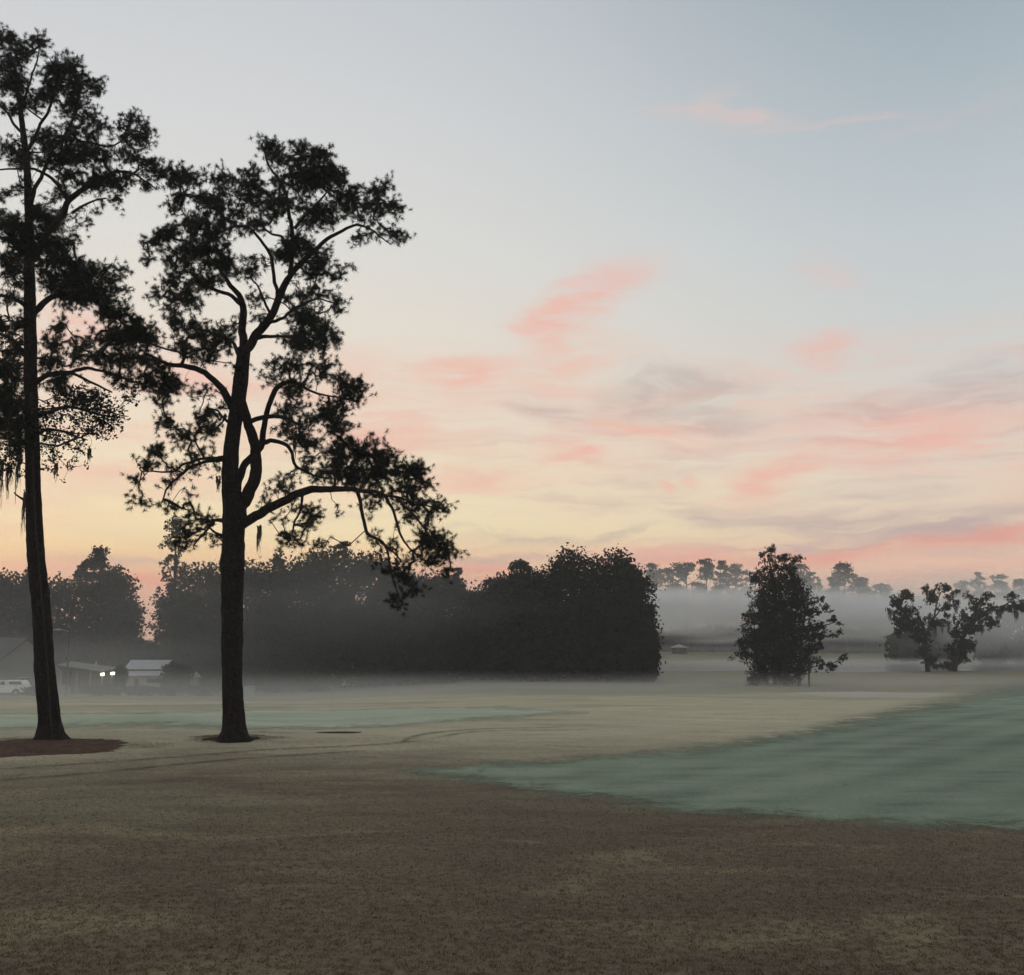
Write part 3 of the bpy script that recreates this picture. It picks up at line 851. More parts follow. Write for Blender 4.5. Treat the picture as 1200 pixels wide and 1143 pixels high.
# ---- the forked pine right of the left edge
B_trunk = [(274, 869, 15), (274, 850, 12.6), (273, 820, 11.6), (272, 790, 11.2), (272, 750, 12), (272, 710, 12), (272, 680, 12.6), (272, 660, 14), (273, 645, 13), (274, 620, 13),
           (275, 600, 13.5), (271, 575, 11), (270, 547, 9.6), (273, 510, 8.6), (278, 480, 8.6), (281, 455, 8.8), (284, 430, 8), (286, 408, 7.5)]
B_limbs = [
    [(277, 608, 8), (283, 592, 8.5, .1), (293, 575, 8, .2), (299, 555, 7.5, .35), (299, 530, 7, .4), (294, 508, 6.5, .35), (288, 488, 6, .2), (283, 470, 5.5, 0)],
    [(286, 410, 6), (284, 380, 5, -.2), (283, 357, 4.4, -.3), (279, 345, 3.6, -.4), (270, 335, 3, -.6), (262, 322, 2.2, -.8), (252, 308, 1.5, -1), (240, 292, .8, -1.3)],
    [(283, 357, 3), (268, 346, 2.4, -.5), (253, 342, 2.2, -.8), (240, 333, 1.8, -1), (225, 322, 1.2, -1.2)],
    [(286, 412, 6.5), (297, 398, 6, .2), (309, 383, 5.6, .3), (320, 365, 5.2, .4), (329, 345, 4.8, .5), (340, 325, 4.2, .6), (354, 307, 3.8, .7), (368, 294, 3.2, .8), (384, 281, 2.6, .9), (400, 270, 2.2, 1), (417, 263, 1.8, 1.1), (433, 268, 1.4, 1.2), (447, 281, 1, 1.3), (458, 288, .8, 1.3)],
    [(340, 322, 3.2, .6), (341, 300, 3, .4), (343, 275, 2.8, .2), (340, 255, 2.5, 0), (333, 225, 2.2, -.2), (324, 205, 1.8, -.3), (313, 188, 1.4, -.3), (307, 170, 1, -.3)],
    [(345, 268, 2.2, .2), (358, 254, 1.9, .2), (370, 240, 1.5, .3), (385, 222, 1.1, .3)],
    [(326, 350, 2.6, .4), (320, 322, 2.4, .1), (318, 300, 2.1, -.2), (310, 285, 1.9, -.5), (300, 273, 1.8, -.7), (287, 265, 1.6, -.9), (272, 267, 1.3, -1.1), (255, 278, 1, -1.3)],
    [(318, 370, 1.8, .4), (308, 350, 1.6, .1), (302, 335, 1.2, -.2)],
    [(273, 478, 6, 0), (262, 458, 4.6, -.3), (248, 443, 4, -.6), (232, 434, 3.6, -.9), (214, 429, 3, -1.2), (200, 426, 2.4, -1.4), (183, 420, 1.8, -1.6), (168, 411, 1.2, -1.8)],
    [(212, 428, 2, -1.2), (216, 419, 1.8, -1.2), (210, 412, 1.4, -1.3), (190, 408, 1.2, -1.4), (172, 402, .9, -1.5)],
    [(275, 600, 6, .1), (277, 578, 5.5, .3), (279, 558, 5, .5), (287, 543, 4.8, .7), (299, 532, 4.5, .9), (308, 520, 4.3, 1), (309, 498, 3.8, 1), (313, 480, 3.6, 1), (320, 462, 3.6, 1), (332, 450, 3.4, 1.1), (347, 448, 2.2, 1.2), (362, 457, 1.8, 1.3), (380, 463, 1.3, 1.4), (400, 466, .9, 1.5)],
    [(308, 519, 3.4, 1), (322, 517, 2.8, 1.1), (335, 521, 2.5, 1.2), (342, 532, 2.3, 1.3), (346, 547, 2.1, 1.3), (360, 553, 1.8, 1.4), (376, 560, 1.4, 1.5)],
    [(288, 497, 3.4, .2), (300, 490, 3.2, .1), (318, 489, 2.8, -.1), (336, 491, 2.2, -.3), (352, 500, 1.6, -.5)],
    [(276, 618, 7), (288, 611, 6.5, -.2), (304, 602, 6, -.4), (320, 594, 5.6, -.6), (336, 585, 5.4, -.8), (352, 577, 5, -1), (372, 573, 4.4, -1.2), (392, 574, 3.8, -1.4), (410, 574, 3.2, -1.6), (430, 575, 2.6, -1.8), (452, 580, 2, -2), (475, 585, 1.5, -2.2), (500, 592, 1, -2.4), (518, 596, .8, -2.5)],
    [(418, 574, 2.4, -1.7), (422, 588, 2.2, -1.8), (424, 606, 2.1, -1.9), (430, 626, 2, -2), (443, 634, 1.8, -2.1), (452, 642, 1.5, -2.1), (458, 660, 1.2, -2.1), (463, 685, 1, -2.1), (465, 703, .8, -2.1)],
    [(446, 636, 1.3, -2.1), (460, 646, 1.1, -2.2), (472, 660, .9, -2.3)],
    [(452, 582, 2, -2), (464, 608, 1.6, -2.2), (470, 628, 1.4, -2.3), (480, 643, 1.1, -2.4), (492, 655, .9, -2.4)],
    [(470, 590, 1.6, -2.2), (485, 605, 1.3, -2.4), (500, 625, 1, -2.6), (515, 645, .8, -2.7)],
    [(355, 577, 2, -1), (352, 592, 1.6, -.8), (346, 610, 1.3, -.6), (343, 626, 1, -.5)],
    [(263, 538, 3.2), (245, 541, 2.2, .3), (228, 547, 2, .6), (210, 558, 1.6, .9), (197, 572, 1.3, 1.1), (190, 588, .9, 1.2)],
    [(263, 536, 2.4), (240, 538, 1.8, -.3), (218, 543, 1.6, -.6), (202, 552, 1.3, -.8), (180, 551, 1, -1), (166, 553, .8, -1.2)],
    [(240, 538, 1.6, -.3), (233, 525, 1.2, -.4), (228, 510, 1, -.5)],
    [(264, 610, 3.2), (252, 611, 2, .3), (243, 620, 1.7, .5), (233, 632, 1.3, .7), (226, 642, .9, .8)],
    [(263, 630, 2.6), (253, 624, 1.6, -.3), (245, 618, 1.2, -.5)],
    [(275, 500, 2.6, 0), (264, 492, 1.6, -.5), (255, 482, 1.3, -.9), (244, 478, 1, -1.2)],
    [(284, 420, 3, 0), (272, 402, 2, .8), (258, 394, 1.6, 1.3), (240, 388, 1.3, 1.8), (218, 382, 1, 2.2)],
    [(300, 396, 3, .3), (320, 395, 2.2, 1), (342, 396, 1.8, 1.6), (365, 388, 1.3, 2.2), (385, 385, 1, 2.6)],
    [(312, 380, 2.6, .3), (330, 372, 2, -.5), (350, 358, 1.6, -1.2), (372, 350, 1.2, -1.8), (392, 356, .8, -2.2)],
]
B_blobs = [
    (318, 174, 13, 13), (345, 184, 24, 17), (374, 192, 22, 15), (393, 207, 17, 16, 1.3), (350, 212, 32, 16, 1.2), (372, 215, 22, 14, 1.2),
    (418, 226, 14, 11), (442, 222, 16, 12), (460, 243, 12, 15), (430, 245, 22, 12), (446, 270, 16, 7, .8), (463, 280, 10, 11), (418, 283, 6, 10, .9), (400, 232, 18, 14, 1.1),
    (390, 252, 22, 16), (365, 252, 20, 16, .8), (342, 238, 16, 14),
    (228, 205, 18, 15), (204, 208, 12, 12), (258, 210, 18, 12), (284, 205, 18, 13), (300, 228, 17, 16, 1.2), (250, 233, 26, 16), (211, 236, 14, 13), (320, 245, 16, 18, 1.1), (283, 238, 16, 14),
    (235, 266, 30, 16), (196, 274, 16, 13), (180, 288, 12, 11), (173, 302, 7, 7), (266, 262, 16, 13, 1.2), (298, 262, 12, 10, 1.1),
    (238, 292, 30, 16, 1.3), (212, 304, 20, 12), (262, 308, 20, 13, 1.3), (218, 326, 22, 14, 1.1), (243, 330, 18, 10, 1.2), (200, 347, 18, 14, .9), (179, 346, 8, 6), (224, 352, 16, 12, .9), (290, 318, 14, 9), (300, 305, 9, 7),
    (347, 288, 22, 16, 1.5), (372, 300, 18, 12, 1.2), (395, 317, 17, 8), (365, 322, 16, 9), (395, 357, 10, 9), (345, 346, 14, 10, 1.1), (370, 347, 17, 10, 1.1), (330, 300, 12, 12, 1.2),
    (362, 372, 24, 14, 1.4), (384, 396, 14, 15, 1.3), (346, 398, 22, 15, 1.2), (368, 402, 16, 12, 1.2), (296, 352, 10, 9, .8), (302, 378, 9, 9, .7),
    (214, 378, 16, 12), (238, 385, 18, 12, 1.1), (256, 403, 20, 13, 1.2), (226, 408, 16, 10), (268, 384, 12, 10), (276, 428, 9, 7, .7), (240, 418, 12, 7),
    (330, 425, 18, 11, .9), (355, 430, 20, 11, .9), (380, 432, 18, 12, .8), (398, 447, 18, 12), (412, 462, 14, 13), (424, 447, 6, 6, 1.2), (350, 455, 20, 9, .8), (392, 478, 14, 7, .8), (318, 440, 12, 8, .7),
    (345, 478, 20, 10, 1.1), (375, 486, 22, 12, 1.4), (396, 500, 15, 12, 1.2), (350, 503, 18, 10, .9), (365, 518, 18, 11, .9), (395, 528, 18, 14, 1.1), (408, 518, 10, 10), (330, 497, 12, 7, .9),
    (420, 532, 20, 13, 1.2), (437, 524, 16, 11), (458, 546, 24, 13, 1.5), (481, 552, 17, 12, 1.4), (494, 568, 11, 8), (432, 560, 22, 14, 1.5), (405, 556, 20, 13, 1.3), (380, 556, 18, 9),
    (464, 576, 22, 10, 1.2), (483, 589, 20, 7, 1.1), (503, 592, 16, 6), (520, 595, 8, 6, 1.2), (478, 601, 14, 8), (504, 608, 6, 10), (440, 590, 14, 6, .7),
    (498, 630, 17, 13, 1.3), (514, 646, 16, 13, 1.2), (492, 655, 12, 9), (522, 635, 9, 11), (524, 662, 8, 7, .9),
    (438, 628, 10, 6, .7), (462, 642, 9, 7, .9), (470, 662, 11, 8), (476, 678, 9, 9), (452, 664, 9, 5, .7), (468, 700, 10, 8), (484, 690, 8, 7), (444, 650, 6, 6, .6),
    (326, 570, 18, 7, .8), (336, 555, 15, 6, .6), (318, 585, 10, 5, .6), (350, 545, 12, 7, .7),
    (366, 598, 24, 7, .8), (352, 612, 16, 7, .8), (342, 632, 18, 7, 1), (372, 636, 8, 5, .7), (402, 600, 8, 4, .6), (330, 622, 6, 5, .6), (320, 604, 10, 4, .6),
    (187, 528, 15, 8, 1.2), (174, 541, 9, 9), (214, 512, 15, 10, .9), (243, 506, 18, 9, .9), (236, 528, 18, 7, .8), (200, 545, 16, 6, .6), (156, 565, 7, 6), (166, 584, 9, 6, 1.1), (196, 566, 16, 7, .5), (190, 592, 16, 5, .6), (226, 580, 7, 4, .5), (255, 545, 8, 5, .6), (216, 550, 18, 5, .5),
    (232, 600, 12, 8), (218, 618, 12, 8), (250, 606, 10, 5, .8), (215, 634, 14, 8, .9), (246, 634, 12, 6, .7), (236, 618, 8, 7),
    (244, 488, 13, 8, 1.2), (264, 474, 8, 5, .7), (186, 496, 11, 6), (258, 458, 9, 5, .6), (232, 462, 12, 6, .6), (202, 462, 14, 10, .8), (195, 445, 14, 10, .9), (212, 398, 12, 7, .9),
]
B_holes = [(257, 357, 11, 12), (337, 338, 8, 7), (303, 290, 7, 8), (283, 398, 6, 12), (300, 330, 6, 5), (316, 412, 7, 9), (262, 430, 10, 6), (310, 545, 8, 14), (289, 565, 4, 12), (328, 470, 7, 6), (300, 470, 6, 16)]
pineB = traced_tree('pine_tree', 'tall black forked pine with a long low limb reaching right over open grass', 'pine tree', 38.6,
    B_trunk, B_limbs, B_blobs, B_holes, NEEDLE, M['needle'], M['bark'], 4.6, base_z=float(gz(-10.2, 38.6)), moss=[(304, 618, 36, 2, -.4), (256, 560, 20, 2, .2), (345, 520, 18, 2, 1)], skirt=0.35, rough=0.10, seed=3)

# ---- the pine cut by the left edge
A_trunk = [(60, 866, 15), (58, 845, 12.2), (56, 820, 11.4), (53, 795, 11), (51, 760, 10.5), (49, 720, 10.2), (44, 670, 9.8), (41, 632, 9.4), (38.5, 560, 8.3), (37.5, 500, 8), (36, 450, 7.6), (35.5, 400, 7.2), (35, 350, 6.8), (34, 300, 6), (34, 250, 5), (31, 190, 4), (24, 130, 3), (16, 70, 1.6)]
A_limbs = [
    [(38, 300, 4.5), (55, 276, 4.2, -.3), (72, 253, 4, -.6), (80, 236, 3.8, -.7), (93, 226, 3.4, -.8), (110, 216, 2.8, -.9), (130, 203, 2.2, -1), (152, 203, 1.6, -1.1), (172, 212, 1.1, -1.2), (184, 222, .8, -1.2)],
    [(80, 236, 2.6, -.7), (70, 222, 2.2, -.8), (55, 208, 2, -.9), (35, 198, 1.6, -1), (10, 197, 1.2, -1.2), (-15, 200, .9, -1.4)],
    [(84, 250, 1.8, -.6), (96, 242, 1.6, -.5), (110, 236, 1.3, -.4), (125, 232, 1, -.3)],
    [(34, 245, 3), (45, 215, 2.6, .5), (60, 180, 2.2, .9), (80, 150, 1.8, 1.2), (92, 120, 1.4, 1.4), (98, 98, 1, 1.5)],
    [(30, 180, 2.6), (45, 150, 2, -.5), (60, 120, 1.7, -.8), (72, 95, 1.2, -1), (76, 80, .8, -1.1)],
    [(28, 160, 2), (5, 130, 1.6, .5), (-20, 105, 1.2, 1)],
    [(24, 130, 1.8), (34, 100, 1.4, .3), (44, 70, 1, .5), (47, 50, .7, .6)],
    [(90, 165, 1.8, 1), (112, 168, 1.4, .6), (135, 170, 1.2, .3), (155, 152, .9, 0)],
    [(36, 370, 5), (55, 352, 4, .4), (80, 344, 3.2, .8), (105, 350, 2.6, 1.2), (130, 366, 2, 1.6), (150, 384, 1.4, 1.9), (165, 400, 1, 2.1)],
    [(36, 360, 3.6), (24, 354, 2.6, -.4), (10, 349, 2, -.8), (-15, 345, 1.6, -1.2), (-50, 352, 1.1, -1.6)],
    [(38, 450, 3.8), (56, 441, 3.2, -.3), (74, 437, 2.8, -.6), (90, 433, 2.3, -.9), (108, 432, 2, -1.1), (130, 438, 1.6, -1.3), (155, 446, 1.2, -1.6), (180, 455, .9, -1.9)],
    [(83, 436, 1.9, -.7), (98, 446, 1.7, -.8), (116, 453, 1.4, -.9), (132, 460, 1, -1)],
    [(37, 490, 3.2), (60, 482, 2.4, .5), (85, 478, 2, 1), (110, 484, 1.6, 1.4), (140, 490, 1, 1.7)],
    [(37, 510, 2.6), (58, 503, 1.8, -.5), (80, 508, 1.4, -1), (100, 515, 1, -1.3)],
    [(33, 480, 3.6), (15, 470, 2.6, -.4), (-10, 468, 2, -.8), (-45, 480, 1.4, -1.2)],
    [(33, 420, 3.2), (15, 400, 2.4, .6), (-10, 388, 1.8, 1.1), (-45, 385, 1.2, 1.6)],
    [(31, 300, 3), (15, 285, 2.4, .6), (-15, 275, 1.8, 1.2), (-50, 270, 1.2, 1.6)],
    [(31, 588, 2), (24, 583, 1.2, -.1), (18, 578, .8, -.2)],
]
A_blobs = [
    (8, 48, 12, 12), (20, 66, 18, 14), (46, 44, 9, 8), (50, 56, 9, 6, .7), (34, 55, 8, 8, .7), (60, 78, 12, 8), (76, 76, 8, 7), (86, 82, 9, 10), (98, 92, 7, 10), (65, 92, 18, 11, 1.2),
    (88, 104, 16, 12), (112, 104, 6, 14), (118, 92, 4, 4, .7), (14, 100, 18, 12, 1.3), (-20, 80, 25, 22), (58, 112, 16, 12), (84, 128, 18, 12), (108, 130, 11, 12), (40, 120, 14, 9), (20, 125, 14, 10), (8, 90, 14, 14, 1.1),
    (50, 158, 16, 10), (80, 158, 20, 12), (108, 156, 12, 10), (124, 148, 6, 6, .8), (154, 138, 11, 7), (165, 150, 10, 9), (146, 160, 14, 8), (166, 168, 10, 8),
    (10, 172, 16, 10, 1.1), (100, 182, 18, 13, 1.3), (150, 182, 17, 9), (174, 190, 12, 8), (192, 204, 10, 9), (76, 185, 20, 11, 1.2), (60, 172, 14, 8), (128, 178, 10, 9),
    (30, 188, 22, 8, 1.1), (112, 210, 22, 11, 1.4), (86, 206, 14, 10, 1.2), (138, 218, 14, 8, 1.1), (132, 232, 10, 5, .9), (118, 244, 6, 5, .7), (28, 218, 12, 6), (4, 228, 7, 9), (68, 226, 10, 8, .9), (145, 205, 14, 6, .9), (170, 214, 9, 5, .8),
    (42, 248, 16, 8, 1.3), (62, 262, 18, 13, 1.3), (20, 270, 20, 14, 1.3), (40, 285, 22, 14, 1.5), (66, 285, 20, 14, 1.3), (92, 256, 9, 5, .7), (100, 262, 4, 7, .8), (84, 284, 8, 8, .8), (78, 305, 16, 12), (-25, 260, 30, 24, 1.2), (-30, 200, 28, 22), (-30, 140, 28, 22),
    (15, 305, 20, 13, 1.4), (60, 312, 18, 12, 1.4), (94, 325, 26, 14, 1.5), (68, 334, 22, 12, 1.5), (106, 312, 8, 8), (124, 318, 6, 5), (141, 318, 7, 6, 1.3), (140, 340, 7, 5, .9), (126, 332, 10, 8), (20, 325, 16, 10),
    (108, 345, 24, 12, 1.6), (80, 350, 20, 9, 1.3), (132, 362, 18, 12, 1.5), (155, 372, 9, 8), (158, 384, 8, 7), (8, 350, 14, 9, .7), (-30, 330, 30, 24, 1.1),
    (146, 392, 24, 13, 1.6), (168, 396, 16, 11, 1.4), (122, 398, 18, 8, 1.1), (68, 380, 8, 10, 1.2), (60, 402, 16, 9, 1.1), (14, 382, 18, 14, .7), (14, 408, 18, 12, .8), (98, 402, 14, 8), (184, 382, 4, 9, .8),
    (158, 418, 26, 10, 1.2), (186, 424, 16, 9, 1), (122, 420, 20, 9, .9), (62, 422, 18, 9, 1.2), (88, 418, 12, 8), (70, 448, 20, 10, .8), (190, 448, 13, 11, 1.1), (164, 448, 20, 11, .9), (132, 445, 16, 8, .7), (180, 470, 8, 6, .8), (192, 492, 10, 5, .9),
    (10, 440, 24, 14, 1.4), (12, 468, 24, 15, 1.6), (14, 498, 24, 15, 1.6), (-30, 400, 30, 26, 1.1), (-35, 460, 30, 26, 1.2), (22, 520, 16, 9, 1.2),
]
A_holes = [(22, 148, 13, 8), (30, 140, 8, 6), (50, 208, 11, 7), (58, 222, 6, 9), (12, 238, 9, 10), (12, 212, 8, 4), (62, 374, 8, 7), (93, 388, 12, 5), (48, 404, 3, 8), (112, 440, 6, 5), (90, 455, 12, 5), (122, 470, 10, 5)]
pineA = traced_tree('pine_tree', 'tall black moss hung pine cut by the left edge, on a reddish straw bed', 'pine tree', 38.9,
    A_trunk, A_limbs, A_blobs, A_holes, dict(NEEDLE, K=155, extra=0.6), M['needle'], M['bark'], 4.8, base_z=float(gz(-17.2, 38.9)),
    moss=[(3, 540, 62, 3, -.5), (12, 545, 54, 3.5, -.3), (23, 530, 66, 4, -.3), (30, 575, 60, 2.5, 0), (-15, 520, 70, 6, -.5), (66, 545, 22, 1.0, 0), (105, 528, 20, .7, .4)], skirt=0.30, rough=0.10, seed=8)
# small round leaves of an oak vine that clothes the lower part of the left pine
LEAFY = dict(kind='leaf', n=9, r=0.18, l=0.12, w=0.08, bias=0.2, K=75, per=9, sub=0.26, up=0.0, twig=0.005, tmax=0.03)
traced_tree('climbing_vine', 'leafy climbing vine spreading small round leaves from the left pine trunk', 'climbing plant', 38.3,
    [(62, 866, .8), (57, 800, .9), (49, 700, .9), (41, 600, 1), (38, 520, 1), (37, 460, .8)],
    [[(38, 480, 1.2), (70, 478, 1.1, -.3), (110, 480, .9, -.5), (150, 488, .6, -.6)], [(38, 505, 1), (70, 506, .9, .3), (100, 508, .7, .5), (125, 514, .5, .5)], [(38, 500, 1), (15, 515, .8), (-10, 520, .6)], [(38, 400, .8), (15, 390, .7), (-10, 385, .5)]],
    [(90, 470, 34, 9, 1.2), (130, 482, 22, 8, 1.3), (70, 490, 28, 9, 1), (105, 496, 26, 8, 1.1), (72, 512, 24, 9, .8), (100, 520, 14, 6, .7), (60, 528, 14, 8, .7), (84, 536, 8, 5, .6), (55, 548, 8, 5, .7), (122, 505, 12, 6, .8), (78, 462, 20, 8, .8), (120, 462, 18, 7, .8), (150, 466, 12, 8, .8), (8, 530, 16, 9, .9), (18, 548, 12, 6, .7), (12, 390, 16, 14, .8), (12, 420, 16, 12, .8), (62, 545, 4, 14, .4)],
    [], LEAFY, M['leaf'], M['twig'], 2.5, base_z=float(gz(-17.2, 38.3)), seed=21, limb_name='stem')

# ------------------------------------------------------------------ the group right of centre, about 118 m away
CLUMP = dict(kind='leaf', n=12, r=0.40, l=0.25, w=0.16, bias=0.2, K=19, per=8, sub=0.50, up=0.2, twig=0.014, tmax=0.10)
D3 = 118
cb = float(gz(*(at(915, 800, D3)[:2])))
traced_tree('pine_tree', 'slim pine with small open tufts crowning the tree group right of centre', 'pine tree', D3 + 2, [(908, 800, 2.2), (908, 760, 2), (907, 720, 1.8), (908, 690, 1.5), (904, 668, 1.1), (899, 650, .7)],
    [[(907, 682, 1), (915, 670, .8), (920, 658, .5)], [(908, 690, 1), (922, 676, .8), (931, 660, .5)], [(905, 672, .8), (897, 662, .5), (894, 650, .4)]],
    [(903, 644, 9, 3.5, 1.5), (892, 648, 4, 3.5, 1.3), (906, 656, 5, 5, 1.3), (895, 659, 3.5, 2.5), (918, 655, 7, 7, 1.4), (933, 654, 7, 5, 1.3), (914, 666, 13, 6, 1.3), (900, 670, 11, 6, 1.3), (884, 676, 7, 4, 1.2), (928, 670, 10, 7, 1.2), (895, 680, 14, 6, 1.3), (920, 682, 16, 8, 1.4)],
    [], dict(CLUMP, K=24, r=.24, l=.20, w=.13, sub=.24), M['leaf'], M['bark_far'], 2.2, base_z=cb, seed=31)
traced_tree('evergreen_tree', 'broad dense dark evergreen filling the middle of the tree group right of centre', 'evergreen tree', D3, [(920, 802, 3), (920, 770, 2.6), (918, 740, 2.2), (916, 710, 1.6), (915, 690, 1)],
    [[(919, 760, 1.4), (900, 745, 1, -1), (880, 748, .6, -1.4)], [(918, 740, 1.4), (935, 722, 1, 1), (945, 712, .6, 1.2)]],
    [(905, 688, 16, 9, 1.3), (925, 690, 15, 10, 1.3), (893, 700, 11, 7, 1.1), (912, 706, 26, 11, 1.5), (934, 706, 14, 11, 1.3), (886, 712, 9, 7), (905, 724, 28, 11, 1.5), (932, 724, 18, 11, 1.3), (880, 728, 9, 5, 1.1), (896, 740, 26, 11, 1.5), (925, 742, 24, 12, 1.5), (872, 750, 7, 5, 1.2), (885, 756, 16, 9, 1.4), (910, 760, 24, 12, 1.6), (934, 762, 16, 12, 1.3),
     (878, 772, 7, 6, 1.1), (892, 774, 14, 10, 1.4), (914, 780, 20, 12, 1.6), (932, 784, 12, 12, 1.3), (884, 786, 7, 5), (900, 792, 16, 8, 1.2), (922, 796, 14, 5, 1), (868, 757, 6, 3, 1.3), (874, 738, 6, 3, 1.2), (872, 766, 5, 3, 1.2), (950, 742, 8, 4, 1.2), (884, 694, 6, 3, 1.1), (946, 698, 6, 4, 1.1)],
    [(886, 735, 5, 4), (879, 763, 5, 3), (946, 722, 5, 4), (944, 752, 5, 3), (888, 716, 4, 3)], CLUMP, M['leaf'], M['bark_far'], 4.6, base_z=cb, seed=32)
traced_tree('pine_tree', 'layered pine leaning out on the right side of the tree group right of centre', 'pine tree', D3 - 2, [(936, 801, 2), (938, 770, 1.8), (940, 740, 1.5), (945, 715, 1.1), (952, 700, .6)],
    [[(939, 755, 1.1), (955, 748, .9), (975, 745, .5)], [(940, 740, 1.1), (958, 735, .8), (978, 730, .5)], [(942, 728, 1), (958, 720, .7), (970, 712, .5)]],
    [(956, 704, 6, 5, 1.3), (965, 710, 7, 4, 1.3), (948, 712, 8, 6, 1.2), (955, 720, 14, 5, 1.3), (972, 724, 8, 4, 1.2), (981, 730, 5, 3, 1), (962, 734, 16, 5, 1.3), (984, 739, 5, 2.5, 1.2), (965, 746, 16, 4.5, 1.4), (980, 744, 7, 3, 1.1), (955, 755, 10, 5, 1.1), (942, 765, 8, 8, 1.1)],
    [], dict(CLUMP, K=15, r=.24, l=.24, w=.15, sub=.24), M['leaf'], M['bark_far'], 3, base_z=cb, seed=33)
traced_tree('small_pine', 'small thin pine with a low drooping branch at the right foot of the tree group', 'pine tree', D3 - 6, [(948, 800, 1), (948, 785, .9), (949, 765, .7)],
    [[(949, 782, .6), (962, 780, .5), (978, 776, .4)]],
    [(953, 774, 6, 4, 1.2), (962, 777, 6, 6, 1.4), (972, 777, 6, 6, 1.4), (984, 774, 5, 5, 1.3), (976, 785, 5, 3, 1), (958, 786, 4, 3, 1), (948, 762, 5, 6, 1)],
    [], dict(CLUMP, K=15, r=.24, l=.22, w=.14, sub=.26), M['leaf'], M['bark_far'], 1.5, seed=34)
OAK = dict(CLUMP, K=12, r=.32, l=.30, w=.19, sub=.38, mossn=30, mossw=3.2, twig=.02)
traced_tree('mossy_oak', 'upright oak trailing grey moss, left one of the pair before the far fairway', 'oak tree', 166, [(1087, 788, 2.6), (1086, 770, 2), (1084, 752, 2), (1082, 735, 1.6), (1075, 720, 1.1)],
    [[(1084, 745, 1.4), (1094, 725, 1.1), (1098, 705, .8), (1104, 692, .5)], [(1094, 725, .9), (1104, 712, .7), (1114, 702, .5)], [(1082, 735, 1.2), (1066, 722, .8), (1052, 712, .5)]],
    [(1060, 702, 15, 6, 1.2), (1050, 710, 12, 6, 1.1), (1068, 696, 7, 4, 1), (1058, 716, 16, 6, 1.2), (1064, 727, 17, 9, 1.5), (1074, 736, 15, 9, 1.4), (1080, 746, 11, 8, 1.3), (1085, 690, 7, 4.5, 1), (1094, 700, 10, 9, 1.2), (1105, 689, 9, 5, 1.1), (1116, 698, 7, 6, 1), (1120, 706, 4, 6, .9), (1107, 714, 7, 6, 1.2), (1110, 726, 6, 5, 1.1), (1092, 726, 8, 9, 1.2), (1085, 764, 8, 8, 1.3), (1088, 774, 9, 6, 1.2), (1099, 779, 5, 4, 1.2), (1054, 738, 6, 7, 1)],
    [(1103, 704, 4, 7)], OAK, M['leaf'], M['bark_far'], 5, seed=41,
    moss=[(1042, 715, 16, 4, 0), (1048, 718, 14, 4, .5), (1054, 740, 14, 4, 0), (1060, 735, 14, 5, 0), (1103, 728, 16, 4, 0), (1111, 730, 14, 3, 0), (1120, 710, 10, 3, 0), (1095, 735, 14, 4, 0), (1075, 745, 18, 6, 0), (1118, 725, 10, 2, 0)])
traced_tree('mossy_oak', 'leaning dark oak sweeping up to the right before the far fairway', 'oak tree', 167, [(1118, 788, 3.6), (1119, 775, 3), (1124, 758, 2.6), (1132, 740, 2.2), (1144, 724, 1.6), (1160, 714, 1.1)],
    [[(1144, 724, 1.2), (1150, 708, .8), (1156, 698, .5)], [(1158, 714, 1), (1176, 710, .8), (1190, 700, .5)]],
    [(1112, 778, 9, 7, 1.3), (1124, 772, 12, 9, 1.5), (1116, 762, 8, 8, 1.3), (1128, 756, 11, 9, 1.5), (1124, 744, 10, 9, 1.4), (1134, 734, 14, 9, 1.5), (1148, 724, 15, 8, 1.5), (1162, 729, 9, 5, 1.2), (1138, 756, 7, 6, 1.1), (1146, 708, 11, 6, 1.2), (1156, 697, 8, 4, 1.1), (1138, 702, 7, 4, .9), (1172, 712, 16, 6, 1.2), (1187, 699, 8, 5, 1.1), (1192, 712, 11, 6, 1.1), (1206, 708, 12, 8, 1), (1220, 715, 12, 8, 1), (1128, 722, 6, 6, 1)],
    [], OAK, M['leaf'], M['bark_far'], 5, seed=42, moss=[(1128, 716, 10, 4, 0), (1170, 720, 10, 5, 0), (1190, 718, 12, 5, 0), (1150, 735, 10, 4, 0)])

